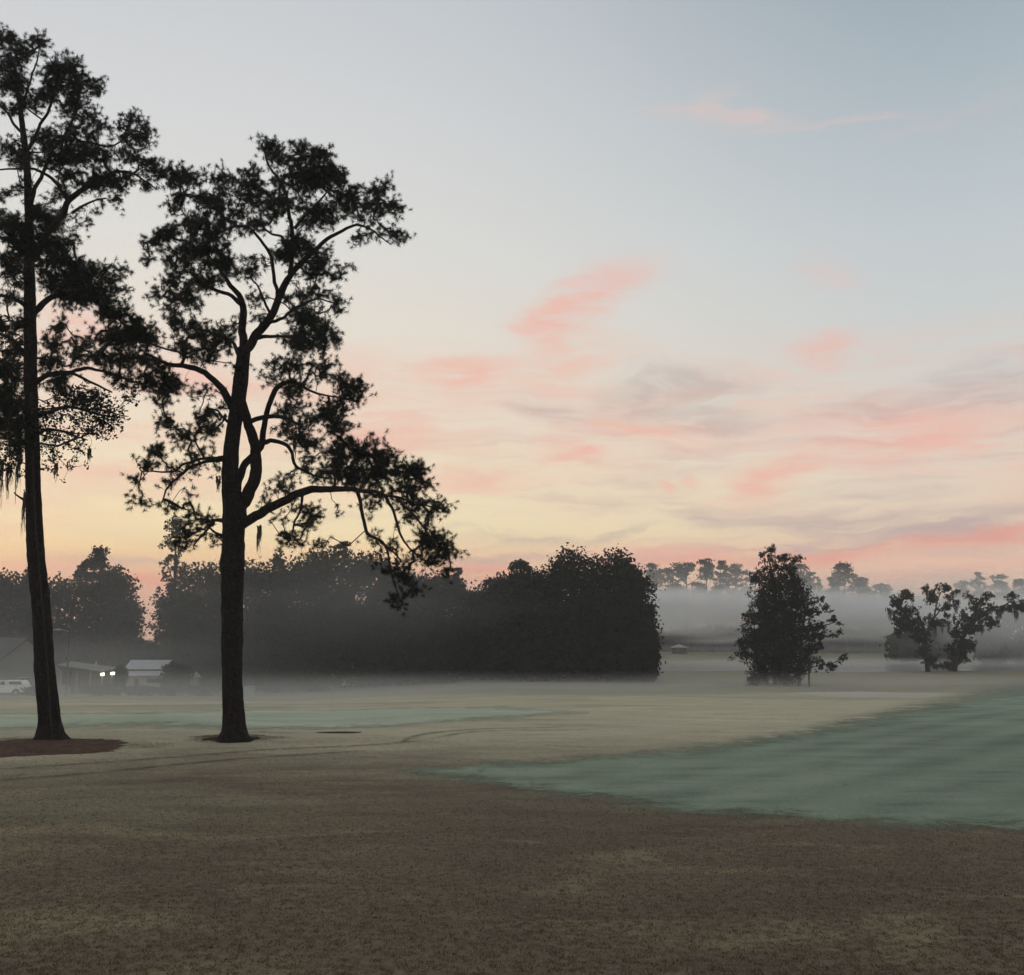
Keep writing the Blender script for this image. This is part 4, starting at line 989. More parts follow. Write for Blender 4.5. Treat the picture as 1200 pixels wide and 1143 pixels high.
# ------------------------------------------------------------------ woods: every tree of its own
def wood_tree(name, label, cat, px, top, wpx, D, kind='round', leafm=None, group=None, seed=0, low=0.06, n=None, leaf=None):
    lr = np.random.default_rng(seed * 7 + 5)
    p = at(px, top, D); x = p[0]; z0 = float(gz(x, D)); h = p[2] - z0; W = wpx * D / F * (1.12 if kind == 'round' and wpx > 45 else 1.0)
    root = empty(name, (x, D, z0), label, cat, group)
    leafm = leafm or M['leaf']
    S = leaf or D / 130.0 * (0.34 if kind != 'open' else 0.26)
    if kind == 'round':
        nb = 20; bl = []
        for i in range(nb):
            t = (i + 0.5) / nb
            zc = h * (low + (0.93 - low) * t)
            prof = (1 - max(0.0, (t - 0.55) / 0.5) ** 2.6) ** 0.5 * (0.8 + 0.2 * t)
            a = lr.uniform(0, 2 * PI); rr = W / 2 * prof * lr.uniform(0.35, 0.95)
            bl.append((rr * math.cos(a), rr * math.sin(a), zc - h * 0.03, W / 2 * lr.uniform(0.34, 0.55), h * lr.uniform(0.07, 0.12)))
        bl.append((0, 0, h * 0.87, W * 0.32, h * 0.115)); bl.append((W * lr.uniform(.15, .26), 0, h * lr.uniform(.80, .87), W * 0.26, h * 0.09)); bl.append((-W * lr.uniform(.15, .26), 0, h * lr.uniform(.78, .87), W * 0.26, h * 0.09)); bl.append((0, 0, h * 0.78, W * 0.42, h * 0.14)); bl.append((0, 0, h * 0.5, W * 0.5, h * 0.3)); bl.append((0, 0, h * 0.22, W * 0.42, h * 0.18))
        nl = n or 5200
    elif kind == 'open':
        bl = []
        for i in range(120):
            t = lr.uniform(0.35, 0.98); a = lr.uniform(0, 2 * PI); rr = W / 2 * lr.uniform(0.2, 0.9) * math.sin(PI * min(1, 0.25 + 0.75 * t)) ** 0.5
            bl.append((rr * math.cos(a), rr * math.sin(a), h * t, W * lr.uniform(.05, .10), h * 0.016))
        nl = n or 1500
    else:     # far longleaf pine: bare stem, flat tufted crown
        bl = []
        for i in range(26):
            t = lr.uniform(0.66, 0.97); a = lr.uniform(0, 2 * PI); rr = W / 2 * lr.uniform(0.15, 0.85) * (1.15 - (t - 0.7) * 1.9)
            bl.append((rr * math.cos(a), rr * math.sin(a), h * t, W * lr.uniform(0.09, 0.19), h * lr.uniform(0.018, 0.038)))
        bl.append((0, 0, h * 0.965, W * 0.20, h * 0.03))
        for i in range(4):
            t = lr.uniform(0.45, 0.68); a = lr.uniform(0, 2 * PI)
            bl.append((W * .3 * math.cos(a), W * .3 * math.sin(a), h * t, W * 0.14, h * 0.02))
        nl = n or 2200
    bl = np.array(bl); vol = bl[:, 3] ** 2 * bl[:, 4]; area = (bl[:, 3] * bl[:, 4]) ** 1.0
    ch = lr.choice(len(bl), size=nl, p=area / area.sum())
    v = lr.normal(size=(nl, 3)); v /= np.linalg.norm(v, axis=1)[:, None]; v *= lr.uniform(0, 1, size=(nl, 1)) ** 0.30
    # clump the leaves along each bough so that the outline stays ragged
    lump = np.array([mnoise.noise(Vector((a * 2.6 + seed, b * 2.6, c * 2.6 + k))) for (a, b, c), k in zip(v, ch)])
    v *= (1 + 0.45 * lump)[:, None]
    sprig = np.array([mnoise.noise(Vector((a * 6.5 + seed, b * 6.5, c * 6.5 - k))) for (a, b, c), k in zip(v, ch)])
    v *= (1 + np.clip(sprig - 0.12, 0, 1) * 1.1)[:, None]
    c = bl[ch, :3] + v * np.stack([bl[ch, 3], bl[ch, 3], bl[ch, 4]], -1)
    if low < 0.15 and kind == 'round': c[:, 2] = np.maximum(c[:, 2], lr.uniform(0.05, 0.9, nl))
    a = lr.normal(size=(nl, 3)); a /= np.linalg.norm(a, axis=1)[:, None]
    b = np.cross(a, lr.normal(size=(nl, 3))); b /= np.linalg.norm(b, axis=1)[:, None]
    sz = lr.uniform(0.5, 1.3, size=(nl, 1)) * S
    a = a * sz * 0.6; b = b * sz * 0.42
    V = np.stack([c - a, c - 0.3 * a + b, c + a, c - 0.2 * a - b], 1).reshape(-1, 3)
    mesh_np('crown', V, np.arange(nl * 4).reshape(-1, 4), leafm, root)
    tr = W * 0.022 + 0.12
    ln = lr.uniform(-0.03, 0.03) * h
    P = catmull(np.array([(0, 0, -0.2, tr * 1.3), (ln * .3, 0, h * 0.25, tr), (ln, 0, h * 0.6, tr * 0.75), (ln * .6, 0, h * 0.93, tr * 0.2)]), h / 14)
    Vt, Ft = tube(P, 7)
    Ft = [f for f in Ft]
    vs = [Vt]; fs = [np.array(Ft)]; off = len(Vt)
    for q in bl[:12]:
        st = np.array([ln * .6, 0, min(h * 0.9, max(h * 0.2, q[2] - h * 0.10))])
        Pb = np.array([(st[0], st[1], st[2], tr * 0.4), ((st[0] + q[0]) / 2, (st[1] + q[1]) / 2, (st[2] * .6 + q[2] * .4), tr * 0.3), (q[0], q[1], q[2], tr * 0.1)])
        Vb, Fb = tube(catmull(Pb, 1.2), 4)
        vs.append(Vb); fs.append(np.array(Fb) + off); off += len(Vb)
    Fall = np.vstack(fs)
    me = bpy.data.meshes.new('trunk')
    me.from_pydata(np.vstack(vs).tolist(), [], [tuple(f) if f[2] != f[3] else tuple(f[:3]) for f in Fall.tolist()]); me.update()
    me.materials.append(M['bark_far'])
    o = bpy.data.objects.new('trunk', me); C.objects.link(o); o.parent = root
    return root

GL = 'trees of the hazy wood on the left'
GM = 'trees of the dark clump in the middle'
LV, LO, LB = M['leaf'], M['leaf_olive'], M['leaf_brown']
woods = [
    # left, behind the houses
    (8, 668, 95, 152, 'round', LV, 'broad hazy tree at the left edge behind the dark roofed house', GL),
    (-50, 655, 100, 150, 'round', LV, 'hazy tree beyond the left edge of the wood', GL),
    (72, 676, 84, 156, 'round', LV, 'round topped hazy tree just right of the mossy pine trunk', GL),
    (118, 640, 50, 158, 'pine', LV, 'pine with a flat tufted top standing above the wood behind the porch', GL),
    (100, 655, 40, 165, 'open', LV, 'thin topped tree beside the flat topped pine behind the porch', GL),
    (134, 666, 56, 150, 'round', LV, 'layered dark tree left of the gap in the wood', GL),
    (146, 700, 46, 146, 'round', LV, 'lower bushy tree at the left side of the gap, behind the metal roofed shed', GL),
    (205, 602, 48, 140, 'open', LO, 'slender see-through tree just left of the forked pine trunk', GL),
    (216, 688, 58, 142, 'round', LO, 'rounded olive tree at the right side of the gap in the wood', GL),
    (248, 657, 78, 140, 'round', LO, 'wide hazy tree directly behind the forked pine trunk', GL),
    (300, 654, 74, 138, 'round', LV, 'hazy tree just right of the forked pine trunk', GL),
    (346, 652, 62, 142, 'round', LO, 'hazy rounded tree below the low limb of the forked pine', GL),
    (384, 637, 64, 138, 'round', LO, 'highest hazy crown of the wood, below the middle of the low limb', GL),
    (402, 632, 46, 152, 'open', LO, 'thin leaved crown poking up behind the highest hazy crown', GL),
    (430, 645, 58, 142, 'round', LV, 'hazy tree left of the drooping end of the low limb', GL),
    (472, 664, 70, 140, 'round', LV, 'hazy tree behind the lowest hanging twigs of the forked pine', GL),
    (512, 668, 64, 141, 'round', LV, 'hazy tree behind the right tip of the low limb', GL),
    (536, 664, 40, 150, 'open', LV, 'thin twiggy crown at the right end of the hazy wood', GL),
    (268, 646, 44, 150, 'open', LV, 'thin crown rising just right behind the forked pine trunk', GL),
    (328, 640, 40, 152, 'open', LO, 'thin leaved crown left of the highest hazy crown', GL),
    (455, 652, 44, 150, 'open', LV, 'lacy crown left behind the lowest hanging twigs', GL),
    (40, 662, 50, 160, 'open', LV, 'lacy crown at the left side of the mossy pine trunk', GL),
    # middle clump
    (566, 686, 66, 142, 'round', LV, 'low shoulder tree at the left end of the dark clump', GM),
    (598, 668, 62, 146, 'round', LV, 'dark tree left of the flat greyish crown in the clump', GM),
    (610, 657, 44, 160, 'pine', LO, 'greyish flat crown standing behind the left part of the dark clump', GM),
    (636, 664, 66, 142, 'round', LV, 'dark tree in the middle of the clump, below the two highest crowns', GM),
    (672, 641, 66, 140, 'round', LV, 'left one of the two highest crowns of the dark clump', GM),
    (718, 643, 62, 139, 'round', LV, 'right one of the two highest crowns of the dark clump', GM),
    (737, 664, 50, 137, 'round', LV, 'steep sided tree at the right end of the dark clump', GM),
    (748, 704, 42, 133, 'round', LV, 'low moss hung tree at the right foot of the dark clump', GM),
    (758, 738, 26, 131, 'round', LV, 'lowest ragged tree at the very right foot of the dark clump', GM),
    (695, 690, 80, 134, 'round', LV, 'broad low tree in front of the two highest crowns', GM),
    (620, 705, 90, 134, 'round', LV, 'broad low tree in front of the left part of the dark clump', GM),
]
for i, (px, top, wd, D, kind, lm, lab, grp) in enumerate(woods):
    nm = {'round': 'broadleaf_tree', 'open': 'sparse_tree', 'pine': 'tall_pine'}[kind]
    wood_tree(nm, lab, {'round': 'tree', 'open': 'tree', 'pine': 'pine tree'}[kind], px, top, wd, D, kind, lm, grp, seed=i + 1, n={'round': 12500, 'open': 4200, 'pine': 2600}[kind])

GF = 'tall pines rising from the fog at the far right'
far = [
    (764, 668, 34, 384, 'leftmost far pine, close against the dark clump'), (784, 672, 30, 392, 'small far pine, second from the dark clump'), (803, 667, 36, 380, 'round crowned far pine, third from the dark clump'),
    (828, 662, 34, 386, 'far pine, fourth from the dark clump'), (846, 664, 30, 392, 'far pine just left of the tree group'), (862, 668, 32, 400, 'far pine half hidden by the left side of the tree group'),
    (938, 668, 34, 390, 'far pine half hidden by the right side of the tree group'), (952, 678, 26, 382, 'lower far pine by the right side of the tree group'),
    (988, 667, 34, 372, 'lone umbrella shaped far pine right of the tree group'), (974, 684, 22, 376, 'small far pine at the left side of the umbrella shaped one'), (1010, 684, 30, 380, 'sloping far pine at the right side of the umbrella shaped one'),
    (1032, 692, 26, 420, 'faint far pine left of the mossy oaks'), (1128, 688, 26, 460, 'faint far pine between the mossy oaks'), (1146, 678, 24, 450, 'faint round headed far pine above the leaning oak'),
    (1172, 681, 26, 455, 'faint far pine above the right end of the leaning oak'), (1196, 686, 28, 440, 'faint far pine at the right edge'), (1225, 690, 30, 430, 'faint far pine past the right edge'),
]
for i, (px, top, wd, D, lab) in enumerate(far):
    wood_tree('tall_pine', lab, 'pine tree', px, top - 8, wd * (1.3 if i % 3 else 1.0), D, 'pine' if i % 3 != 1 else 'open', LV, GF, seed=60 + i, n=3200, leaf=0.62)
GS = 'misty trees behind the mossy oaks'
for i, (px, top, wd, D, lab) in enumerate([(1100, 726, 34, 235, 'small misty tree between the mossy oaks'), (1160, 728, 40, 240, 'misty rounded tree under the leaning oak'),
                                      (1192, 712, 50, 245, 'large misty tree at the right edge'), (1240, 706, 60, 240, 'misty tree past the right edge'), (1058, 742, 40, 250, 'low misty tree left of the upright oak')]):
    wood_tree('broadleaf_tree', lab, 'tree', px, top, wd, D, 'round', LV, GS, seed=90 + i, n=2600, leaf=0.75)

# undergrowth that closes the woods towards the ground: reads as one mass
def thicket(name, cols, depth, leafm, S, n, seed):
    """cols: (px, top_py, D) outline along the wood"""
    lr = np.random.default_rng(seed)
    P = np.array([[*at(px, top, D)[[0, 2]], D] for px, top, D in cols])
    t = lr.uniform(0, len(P) - 1, n); i = np.minimum(t.astype(int), len(P) - 2); f = t - i
    q = P[i] * (1 - f)[:, None] + P[i + 1] * f[:, None]
    y = q[:, 2] + lr.uniform(-depth / 2, depth / 2, n)
    x = q[:, 0] * (y / q[:, 2]) ** 0.0
    zg = gz(x, y); wob = np.array([mnoise.noise(Vector((a * 0.16, b * 0.16, seed))) + 0.6 * mnoise.noise(Vector((a * 0.5, b * 0.5, seed))) for a, b in zip(x, y)])
    topz = q[:, 1] - zg; hh = topz * (0.88 + 0.28 * wob)
    z = zg + hh * lr.uniform(0, 1, n) ** 0.8
    c = np.stack([x, y, z], -1)
    a = lr.normal(size=(n, 3)); a /= np.linalg.norm(a, axis=1)[:, None]
    b = np.cross(a, lr.normal(size=(n, 3))); b /= np.linalg.norm(b, axis=1)[:, None]
    sz = lr.uniform(0.5, 1.3, size=(n, 1)) * S; a = a * sz * .6; b = b * sz * .45
    V = np.stack([c - a, c - 0.3 * a + b, c + a, c - 0.2 * a - b], 1).reshape(-1, 3)
    o = mesh_np(name, V, np.arange(n * 4).reshape(-1, 4), leafm)
    return o
tag(thicket('undergrowth', [(-120, 725, 160), (60, 735, 158), (150, 748, 156), (185, 762, 152), (230, 720, 148), (330, 700, 146), (440, 700, 146), (540, 715, 146), (620, 712, 144), (700, 705, 143), (752, 745, 140)], 9, LV, .5, 80000, 3),
    'dark tangled undergrowth closing the foot of the woods', 'undergrowth', kind='stuff')
tag(thicket('distant_woodland', [(600, 738, 400), (760, 738, 400), (850, 734, 395), (950, 736, 395), (1050, 738, 400), (1150, 738, 400), (1300, 734, 400), (1500, 732, 400)], 26, LV, 1.5, 36000, 4),
    'distant low woodland reading as one dark band under the fog', 'woodland', kind='stuff')

# shrubs by the houses and at the group's foot
def shrub(label, px, top, wpx, D, group=None, seed=0, n=1300):
    r = wood_tree('shrub', label, 'shrub', px, top, wpx, D, 'round', LO, group, seed=seed, low=0.02, n=n, leaf=0.26)
    return r
GH = 'shrubs along the houses on the left'
shrub('big hazy shrub at the right end of the metal roofed shed', 205, 776, 34, 124, GH, 120, 2400)
shrub('round shrub between the lit lamps and the metal roofed shed', 142, 779, 14, 121, GH, 121)
shrub('low wide shrub below the two lit lamps', 118, 803, 40, 119, GH, 122)
shrub('low shrub in front of the metal roofed shed', 165, 804, 44, 120, GH, 123)
shrub('low shrub at the left side of the forked pine trunk', 240, 802, 40, 121, GH, 124)
shrub('low hedge like shrub right of the parked truck', 40, 806, 22, 119, GH, 125)
shrub('dark little shrub at the left foot of the tree group right of centre', 884, 793, 14, 116, None, 126, 700)

# ------------------------------------------------------------------ buildings on the left
M['roof_dark'] = simple_mat('dark_shingles', (0.045, 0.045, 0.050), 0.9, 0.2, 5)
M['wall_grey'] = simple_mat('grey_siding', (0.15, 0.155, 0.145), 0.8, 0.12, 2)
M['wall_dark'] = simple_mat('dark_siding', (0.07, 0.07, 0.065), 0.8, 0.15, 2)
M['white'] = simple_mat('white_paint', (0.42, 0.43, 0.42), 0.5, 0.05, 3)
M['metal'] = simple_mat('metal_roofing', (0.30, 0.31, 0.32), 0.5, 0.12, 2, 0.0)
M['pole'] = simple_mat('dark_pole', (0.05, 0.045, 0.04), 0.8, 0.2, 4)
M['glass'] = simple_mat('dark_glass', (0.02, 0.025, 0.03), 0.08, 0.1, 2, 0.0, 0.6)
M['rubber'] = simple_mat('tyre_rubber', (0.02, 0.02, 0.02), 0.9, 0.1, 6)
M['chrome'] = simple_mat('dull_metal', (0.35, 0.35, 0.36), 0.35, 0.1, 5, 0.8)

def gable_house(label, px, D, W, Dp, hw, hr, rz, wallm, roofm, base_dz=0.0, over=0.4, windows=()):
    x = at(px, 800, D)[0]; z0 = float(gz(x, D)) + base_dz
    r = empty('house', (x, D, z0), label, 'house', None, rz)
    # ridge runs along local x; gable ends at +-W/2
    MB().prism([(-Dp / 2, -.5), (Dp / 2, -.5), (Dp / 2, hw), (0, hr), (-Dp / 2, hw)], -W / 2, W / 2).build('wall', wallm, r).rotation_euler = (0, 0, PI / 2)
    s = (hr - hw) / (Dp / 2); e = Dp / 2 + over; t = 0.16
    prof = [(-e, hw - s * over + .03), (0, hr + .03), (e, hw - s * over + .03), (e, hw - s * over + .03 + t), (0, hr + .03 + t * 1.2), (-e, hw - s * over + .03 + t)]
    MB().prism(prof, -W / 2 - over, W / 2 + over).build('roof', roofm, r).rotation_euler = (0, 0, PI / 2)
    for (lx, ly, lz, ww, wh, face) in windows:
        if face == 'front':
            f = MB().box((lx, -Dp / 2 - .03, lz), (ww + .16, .08, wh + .16)).build('window', M['white'], r)
            MB().box((lx, -Dp / 2 - .085, lz), (ww, .04, wh)).build('pane', M['glass'], f)
        else:
            f = MB().box((W / 2 + .03, ly, lz), (.08, ww + .16, wh + .16)).build('window', M['white'], r)
            MB().box((W / 2 + .085, ly, lz), (.04, ww, wh)).build('pane', M['glass'], f)
    return r
h1 = gable_house('large house with a steep dark roof and grey gable behind the white truck', -8, 131, 15, 9.5, 2.8, 6.6, math.radians(-38), M['wall_grey'], M['roof_dark'], windows=[(-4, 0, 1.5, 1.1, 1.2, 'front'), (2, 0, 1.5, 1.1, 1.2, 'front'), (0, 0, 1.5, 1.2, 1.2, 'side')])

# porch building with posts
x0 = at(98, 800, 127)[0]; z0 = float(gz(x0, 127))
po = empty('porch', (x0, 127, z0), 'low open sided porch with slim white posts between the house and the lamps', 'porch')
MB().poly([(-2.6, -1.6, 3.35), (3.0, -1.6, 2.65), (3.0, 2.4, 2.95), (-2.6, 2.4, 3.65), (-2.6, -1.6, 3.5), (3.0, -1.6, 2.8), (3.0, 2.4, 3.1), (-2.6, 2.4, 3.8)],
          [(0, 3, 2, 1), (4, 5, 6, 7), (0, 1, 5, 4), (1, 2, 6, 5), (2, 3, 7, 6), (3, 0, 4, 7)]).build('roof', M['wall_grey'], po)
MB().box((.2, 2.2, 1.2), (5.2, .15, 3.0)).build('wall', M['wall_dark'], po)
for lx in (-2.3, -1.4, -.3, 1.3, 2.7):
    MB().box((lx, -1.35, 1.3), (.12, .12, 2.95 - lx * .11)).build('post', M['wall_grey'], po)
MB().box((-1.8, -1.35, .95), (1.1, .06, .08)).box((-1.8, -1.35, .45), (1.1, .06, .06)).build('railing', M['white'], po)

# metal roofed shed
x0 = at(172, 800, 128)[0]; z0 = float(gz(x0, 128))
sh = empty('shed', (x0, 128, z0), 'long pale shed with a two-step metal roof left of the forked pine', 'shed')
sh.scale = (.86, .86, .86)
MB().box((0, 1.5, 1.2), (5.6, 3.4, 3.2)).build('wall', simple_mat('pale_siding', (0.28, 0.30, 0.30), .7), sh)
def slab(x0, x1, ya, za, yb, zb, t):
    return MB().poly([(x0, ya, za), (x1, ya, za), (x1, yb, zb), (x0, yb, zb), (x0, ya, za - t), (x1, ya, za - t), (x1, yb, zb - t), (x0, yb, zb - t)],
                     [(0, 1, 2, 3), (7, 6, 5, 4), (4, 5, 1, 0), (5, 6, 2, 1), (6, 7, 3, 2), (7, 4, 0, 3)])
slab(-2.9, 3.0, -1.6, 2.70, -0.1, 3.30, .08).build('lower_roof', M['metal'], sh)
slab(-3.2, 2.7, -0.2, 3.55, 2.2, 4.75, .08).build('upper_roof', M['metal'], sh)
MB().box((0, .05, 3.30), (5.5, .3, .4)).build('fascia', M['roof_dark'], sh)
MB().box((-1.35, -.24, 1.1), (.5, .06, 2.1)).build('door', M['roof_dark'], sh)
MB().box((1.2, -.235, 1.9), (2.2, .05, .5)).build('window', M['glass'], sh)

def small_shed(label, px, D, w_, h_, m_):
    x = at(px, 800, D)[0]; z = float(gz(x, D)); r = empty('small_shed', (x, D, z), label, 'shed')
    MB().box((0, 0, h_ * .4), (w_, w_ * .8, h_ * .8 + .1)).build('wall', M['wall_grey'], r)
    MB().prism([(-w_ * .6, h_ * .8), (w_ * .6, h_ * .8), (0, h_ * 1.05)], -w_ * .5, w_ * .5).build('roof', m_, r)
small_shed('tiny pale roofed shed right of the big hazy shrub', 228, 128, 1.1, 2.6, M['metal'])
x = at(291, 806, 122)[0]; z = float(gz(x, 122)); r = empty('utility_box', (x, 122, z), 'low pale green utility box right of the forked pine trunk', 'utility box')
gb = simple_mat('pale_green_paint', (0.20, 0.27, 0.24), .6)
MB().box((0, 0, .5), (1.3, .9, .95)).build('cabinet', gb, r, bevel=.04); MB().box((0, -.02, 1.02), (1.4, 1.0, .1)).build('lid', gb, r)
MB().box((0, -.46, .5), (.03, .03, .8)).build('door_seam', M['roof_dark'], r)

# white tent-like vent tip and its small roof
x = at(112, 786, 131)[0]; z = float(gz(x, 131)); r = empty('umbrella', (x, 131, z), 'slim white pointed canopy on a pole rising above the porch end', 'umbrella')
MB().cyl((0, 0, 0), (0, 0, 3.0), .03).build('pole', M['chrome'], r)
MB().cyl((0, 0, 2.2), (0, 0, 4.0), .34, .03, 9).build('canopy', M['white'], r)

# lit flood lamps
m_l, N = mat('lamp_glow'); finish(N, (1, .9, .75, 1), .5, emis=(1.0, .86, .62, 1), estr=14.0)
for px, py, lab in ((119.5, 790.5, 'lit warm flood lamp on a short post, left one of the two glowing lamps'), (131.5, 789.5, 'lit warm flood lamp on a short post, right one of the two glowing lamps')):
    p = at(px, py, 124); z = float(gz(p[0], 124))
    r = empty('flood_lamp', (p[0], 124, z), lab, 'lamp', 'lit flood lamps by the porch'); h_ = p[2] - z
    MB().cyl((0, 0, -.1), (0, 0, h_ - .12), .05).build('post', M['pole'], r)
    MB().box((0, .16, h_), (.5, .14, .36)).build('housing', M['chrome'], r, bevel=.02)
    bm = MB().cyl((0, .08, h_), (0, -.06, h_), .10, .12, 16).build('bulb', m_l, r)
    L = bpy.data.lights.new('lamp_light', 'POINT'); L.energy = 110; L.color = (1, .84, .6); L.shadow_soft_size = .2
    lo = bpy.data.objects.new('lamp_light', L); C.objects.link(lo); lo.parent = r; lo.location = (0, -.4, h_)

# street lamp
p = at(78, 800, 121); z = float(gz(p[0], 121)); top = at(78, 738, 121)[2] - z
r = empty('street_lamp', (p[0], 121, z), 'tall dark street lamp pole with a thin arm, beside the left pine trunk', 'street lamp')
MB().cyl((0, 0, -.2), (0, 0, top), .13, .08).build('pole', M['pole'], r)
MB().cyl((0, 0, top - .25), (-1.1, -.1, top + .02), .035, .03, 8).build('arm', M['chrome'], r)
MB().prism([(-1.95, top - .06), (-1.05, top - .10), (-1.0, top + .04), (-1.3, top + .10), (-1.9, top + .02)], -.2, .1).build('lamp_head', M['chrome'], r, bevel=.02)

# white truck with a canopy over its bed, nose cut by the left edge
tx = at(32, 810, 122)[0]; tz = float(gz(tx - 2.5, 122))
tr = empty('pickup_truck', (tx - 2.55, 122, tz + .0), 'white pickup truck with a windowed canopy over its bed, cut by the left edge', 'truck')
wp, N = mat('white_car_paint'); finish(N, (.72, .76, .76, 1), .25, spec=.6)
prof = [(-2.75, .48), (-2.75, .98), (-2.6, 1.05), (-1.35, 1.12), (2.45, 1.14), (2.55, 1.05), (2.58, .52), (2.2, .42)]
def arch(cx, r, n=9):
    return [(cx + r * math.cos(t), .36 + r * math.sin(t)) for t in np.linspace(0, PI, n)]
outline = [(-2.75, .45), (-2.75, .98), (-2.6, 1.06), (-1.35, 1.14), (2.45, 1.16), (2.56, 1.06), (2.60, .50), (2.3, .40)] + arch(1.65, .45) + [(1.1, .36), (-1.0, .36)] + arch(-1.6, .45) + [(-2.3, .40)]
MB().prism(outline, -.92, .92).build('body', wp, tr, bevel=.05)
MB().prism([(-1.45, 1.16), (-.75, 1.70), (.35, 1.74), (.50, 1.16)], -.82, .82).build('cab', wp, tr, bevel=.06)
MB().prism([(.62, 1.17), (.58, 1.76), (2.15, 1.74), (2.50, 1.17)], -.84, .84).build('canopy', wp, tr, bevel=.06)
for sgn in (-1, 1):
    MB().prism([(-1.15, 1.24), (-.68, 1.62), (-.30, 1.63), (-.30, 1.24)], sgn * .83 - .012, sgn * .83 + .012).build('window', M['glass'], tr)
    MB().prism([(-.20, 1.24), (-.20, 1.63), (.26, 1.63), (.36, 1.24)], sgn * .83 - .012, sgn * .83 + .012).build('window', M['glass'], tr)
    MB().prism([(.80, 1.28), (.80, 1.62), (2.08, 1.60), (2.30, 1.28)], sgn * .85 - .012, sgn * .85 + .012).build('canopy_window', M['glass'], tr)
    MB().box((.0, sgn * .945, .98), (.16, .03, .04)).build('handle', M['chrome'], tr)
    for cx in (-1.6, 1.65):
        wh = MB().cyl((cx, sgn * .92, .37), (cx, sgn * .70, .37), .37, n=20).build('wheel', M['rubber'], tr)
        MB().cyl((cx, sgn * .935, .37), (cx, sgn * .90, .37), .21, n=14).build('rim', M['chrome'], wh)
MB().box((2.64, 0, .55), (.14, 1.7, .18)).build('rear_bumper', M['chrome'], tr, bevel=.03)
rl, N = mat('tail_light_red'); finish(N, (.35, .02, .02, 1), .3)
for sgn in (-1, 1): MB().box((2.585, sgn * .82, .95), (.05, .14, .30)).build('tail_light', rl, tr)

# gazebo on the far fairway
p = at(796, 766, 346); z = float(gz(p[0], 346))
gzb = empty('gazebo', (p[0], 346, z), 'small pale hip roofed shelter on the far fairway', 'shelter')
rf = [(-2.6, -2.6, 2.1), (2.6, -2.6, 2.1), (2.6, 2.6, 2.1), (-2.6, 2.6, 2.1), (-.3, 0, 3.1), (.3, 0, 3.1)]
MB().poly(rf + [(a, b, c - .12) for a, b, c in rf[:4]], [(0, 1, 5, 4), (1, 2, 5), (2, 3, 4, 5), (3, 0, 4), (6, 7, 1, 0), (7, 8, 2, 1), (8, 9, 3, 2), (9, 6, 0, 3), (9, 8, 7, 6)]).build('roof', M['metal'], gzb)
for sx in (-1, 1):
    for sy in (-1, 1): MB().box((sx * 1.9, sy * 1.9, 1.0), (.35, .35, 2.2)).build('post', M['wall_dark'], gzb)
MB().box((0, 1.9, .9), (3.4, .12, 1.9)).build('back_wall', M['wall_grey'], gzb)
MB().box((0, 0, .03), (4.2, 4.2, .16)).build('floor', M['wall_grey'], gzb)

# thin tee post beside the group
p = at(875.5, 790, 117); z = float(gz(p[0], 117)); r = empty('tee_sign', (p[0], 117, z), 'thin dark post with a short crossbar left of the tree group', 'post')
MB().cyl((0, 0, -.1), (0, 0, 1.35), .04).build('post', M['pole'], r); MB().box((.12, 0, 1.36), (.8, .06, .09)).build('crossbar', M['pole'], r)

# ------------------------------------------------------------------ air: even haze and lying fog banks
def vol_mat(name, dens, col=(0.99, 0.995, 0.98, 1), aniso=0.25):
    m_, N_ = mat(name)
    v = N_.n('ShaderNodeVolumePrincipled', ins={'Color': col, 'Density': dens, 'Anisotropy': aniso})
    N_.n('ShaderNodeOutputMaterial', ins={'Volume': v.outputs[0]})
    return m_
hz = MB().box((0, 300, 14.0), (1500, 1000, 40)).build('haze', vol_mat('haze_air', 0.00048))
tag(hz, 'thin even haze filling the air over the whole course', 'haze', kind='stuff')

def fog_mat(dens, stretch, contrast, seed):
    m_, N_ = mat('fog')
    g_ = N_.n('ShaderNodeTexCoord').outputs['Object']
    r_ = N_.n('ShaderNodeVectorMath', operation='LENGTH', ins={0: g_}).outputs[1]
    P_ = N_.n('ShaderNodeNewGeometry').outputs['Position']
    nz_ = N_.noise(N_.n('ShaderNodeMapping', ins={'Vector': P_, 'Location': (seed * 13.1, seed * 7.7, seed), 'Scale': stretch}).outputs[0], 1.0, 3, 0.55, 0.3)
    rr_ = N_.math('ADD', r_, N_.math('MULTIPLY', N_.math('SUBTRACT', nz_, 0.5), contrast))
    f_ = N_.maprange(rr_, 0.95, 0.15, 0.0, dens)
    v_ = N_.n('ShaderNodeVolumePrincipled', ins={'Color': (0.99, 0.995, 0.98, 1), 'Density': f_, 'Anisotropy': 0.3})
    N_.n('ShaderNodeOutputMaterial', ins={'Volume': v_.outputs[0]})
    return m_

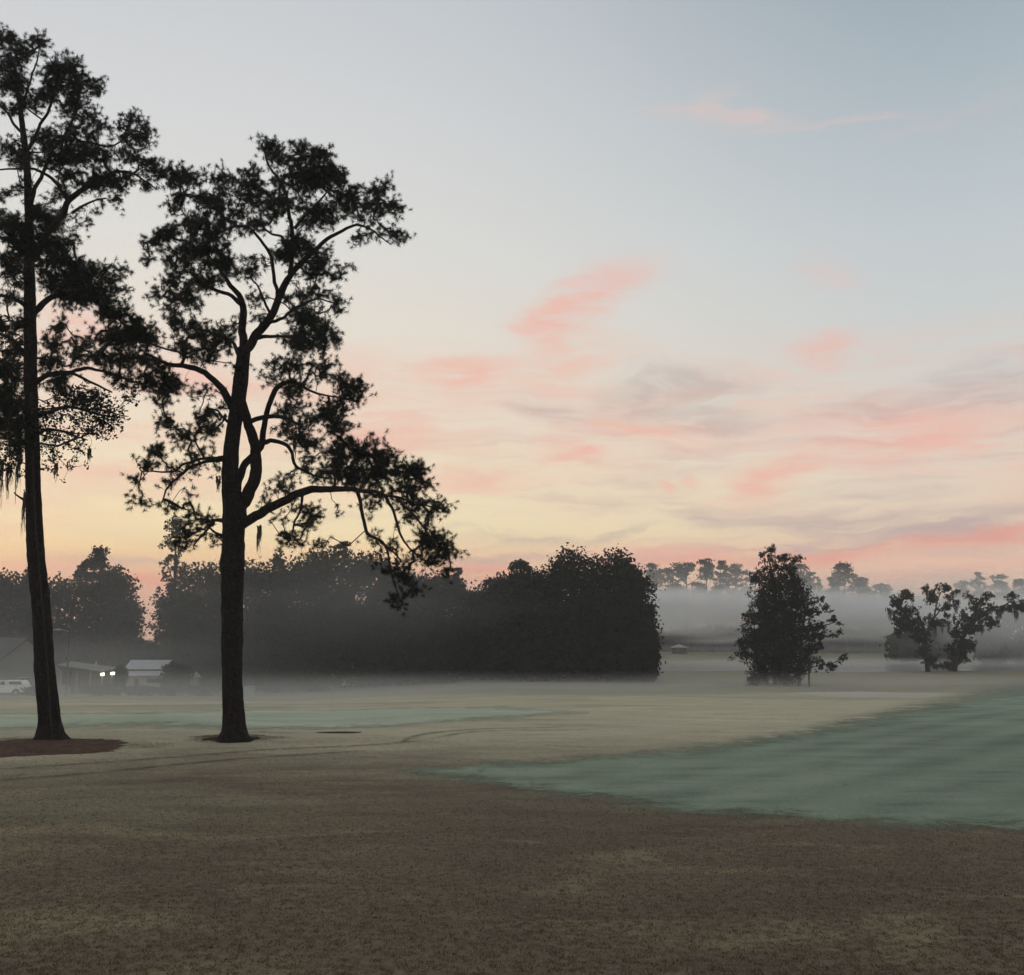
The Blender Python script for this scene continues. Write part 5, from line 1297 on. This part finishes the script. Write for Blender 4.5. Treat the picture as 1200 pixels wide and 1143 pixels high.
def fog(label, c, r, dens, con=0.8, stretch=(0.03, 0.03, 0.16), seed=0.0, n=28, k=14):
    V = []; Fq = []
    for j in range(k + 1):
        th = PI * j / k
        for i in range(n):
            ph = 2 * PI * i / n
            V.append((math.sin(th) * math.cos(ph), math.sin(th) * math.sin(ph), math.cos(th)))
    for j in range(k):
        for i in range(n):
            Fq.append((j * n + i, (j + 1) * n + i, (j + 1) * n + (i + 1) % n, j * n + (i + 1) % n))
    o = mesh_np('fog_bank', V, Fq, fog_mat(dens, stretch, con, seed), None, True)
    o.location = c; o.scale = r
    tag(o, label, 'fog', kind='stuff')
    return o
fog('pale fog bank hanging before the far pines on the right', (110, 350, 12.2), (230, 46, 10.6), 0.11, con=1.5, stretch=(.022, .022, .13), seed=1)
fog('fog drifting behind the mossy oaks at the right', (125, 205, 7.5), (62, 20, 12), 0.045, con=1.1, stretch=(.08, .08, .12), seed=3)
fog('smoky wisp between the mossy oaks', (82, 188, 8.0), (16, 9, 9), 0.05, con=1.4, stretch=(.14, .14, .12), seed=4)
fog('low ground mist over the hollow on the left', (-30, 90, -1.6), (75, 42, 3.2), 0.013, con=0.6, seed=5)
fog('wide low ground mist before the dark clump', (25, 104, -1.2), (85, 44, 1.9), 0.011, con=0.6, seed=6)
fog('mist drifting up before the hazy wood on the left', (-40, 128, 6.5), (46, 8, 14), 0.015, con=0.9, stretch=(.05, .05, .10), seed=7)
fog('faint mist band over the middle of the hazy wood', (-18, 126, 8.5), (26, 7, 6.5), 0.012, con=0.9, stretch=(.06, .06, .2), seed=8)
fog('thin veil of fog round the crowns of the far pines', (110, 352, 21), (230, 50, 12), 0.009, con=1.3, seed=11)
fog('thin mist hanging before the houses on the left', (-48, 110, 0.0), (34, 8, 6.5), 0.022, con=0.8, stretch=(.06, .06, .14), seed=12)
fog('low mist lying on the pond', (75, 212, -1.0), (85, 26, 1.6), 0.022, con=0.8, seed=9)
fog('low mist lying along the far fairway edge', (95, 352, 0.6), (120, 18, 2.6), 0.020, con=0.8, seed=10)
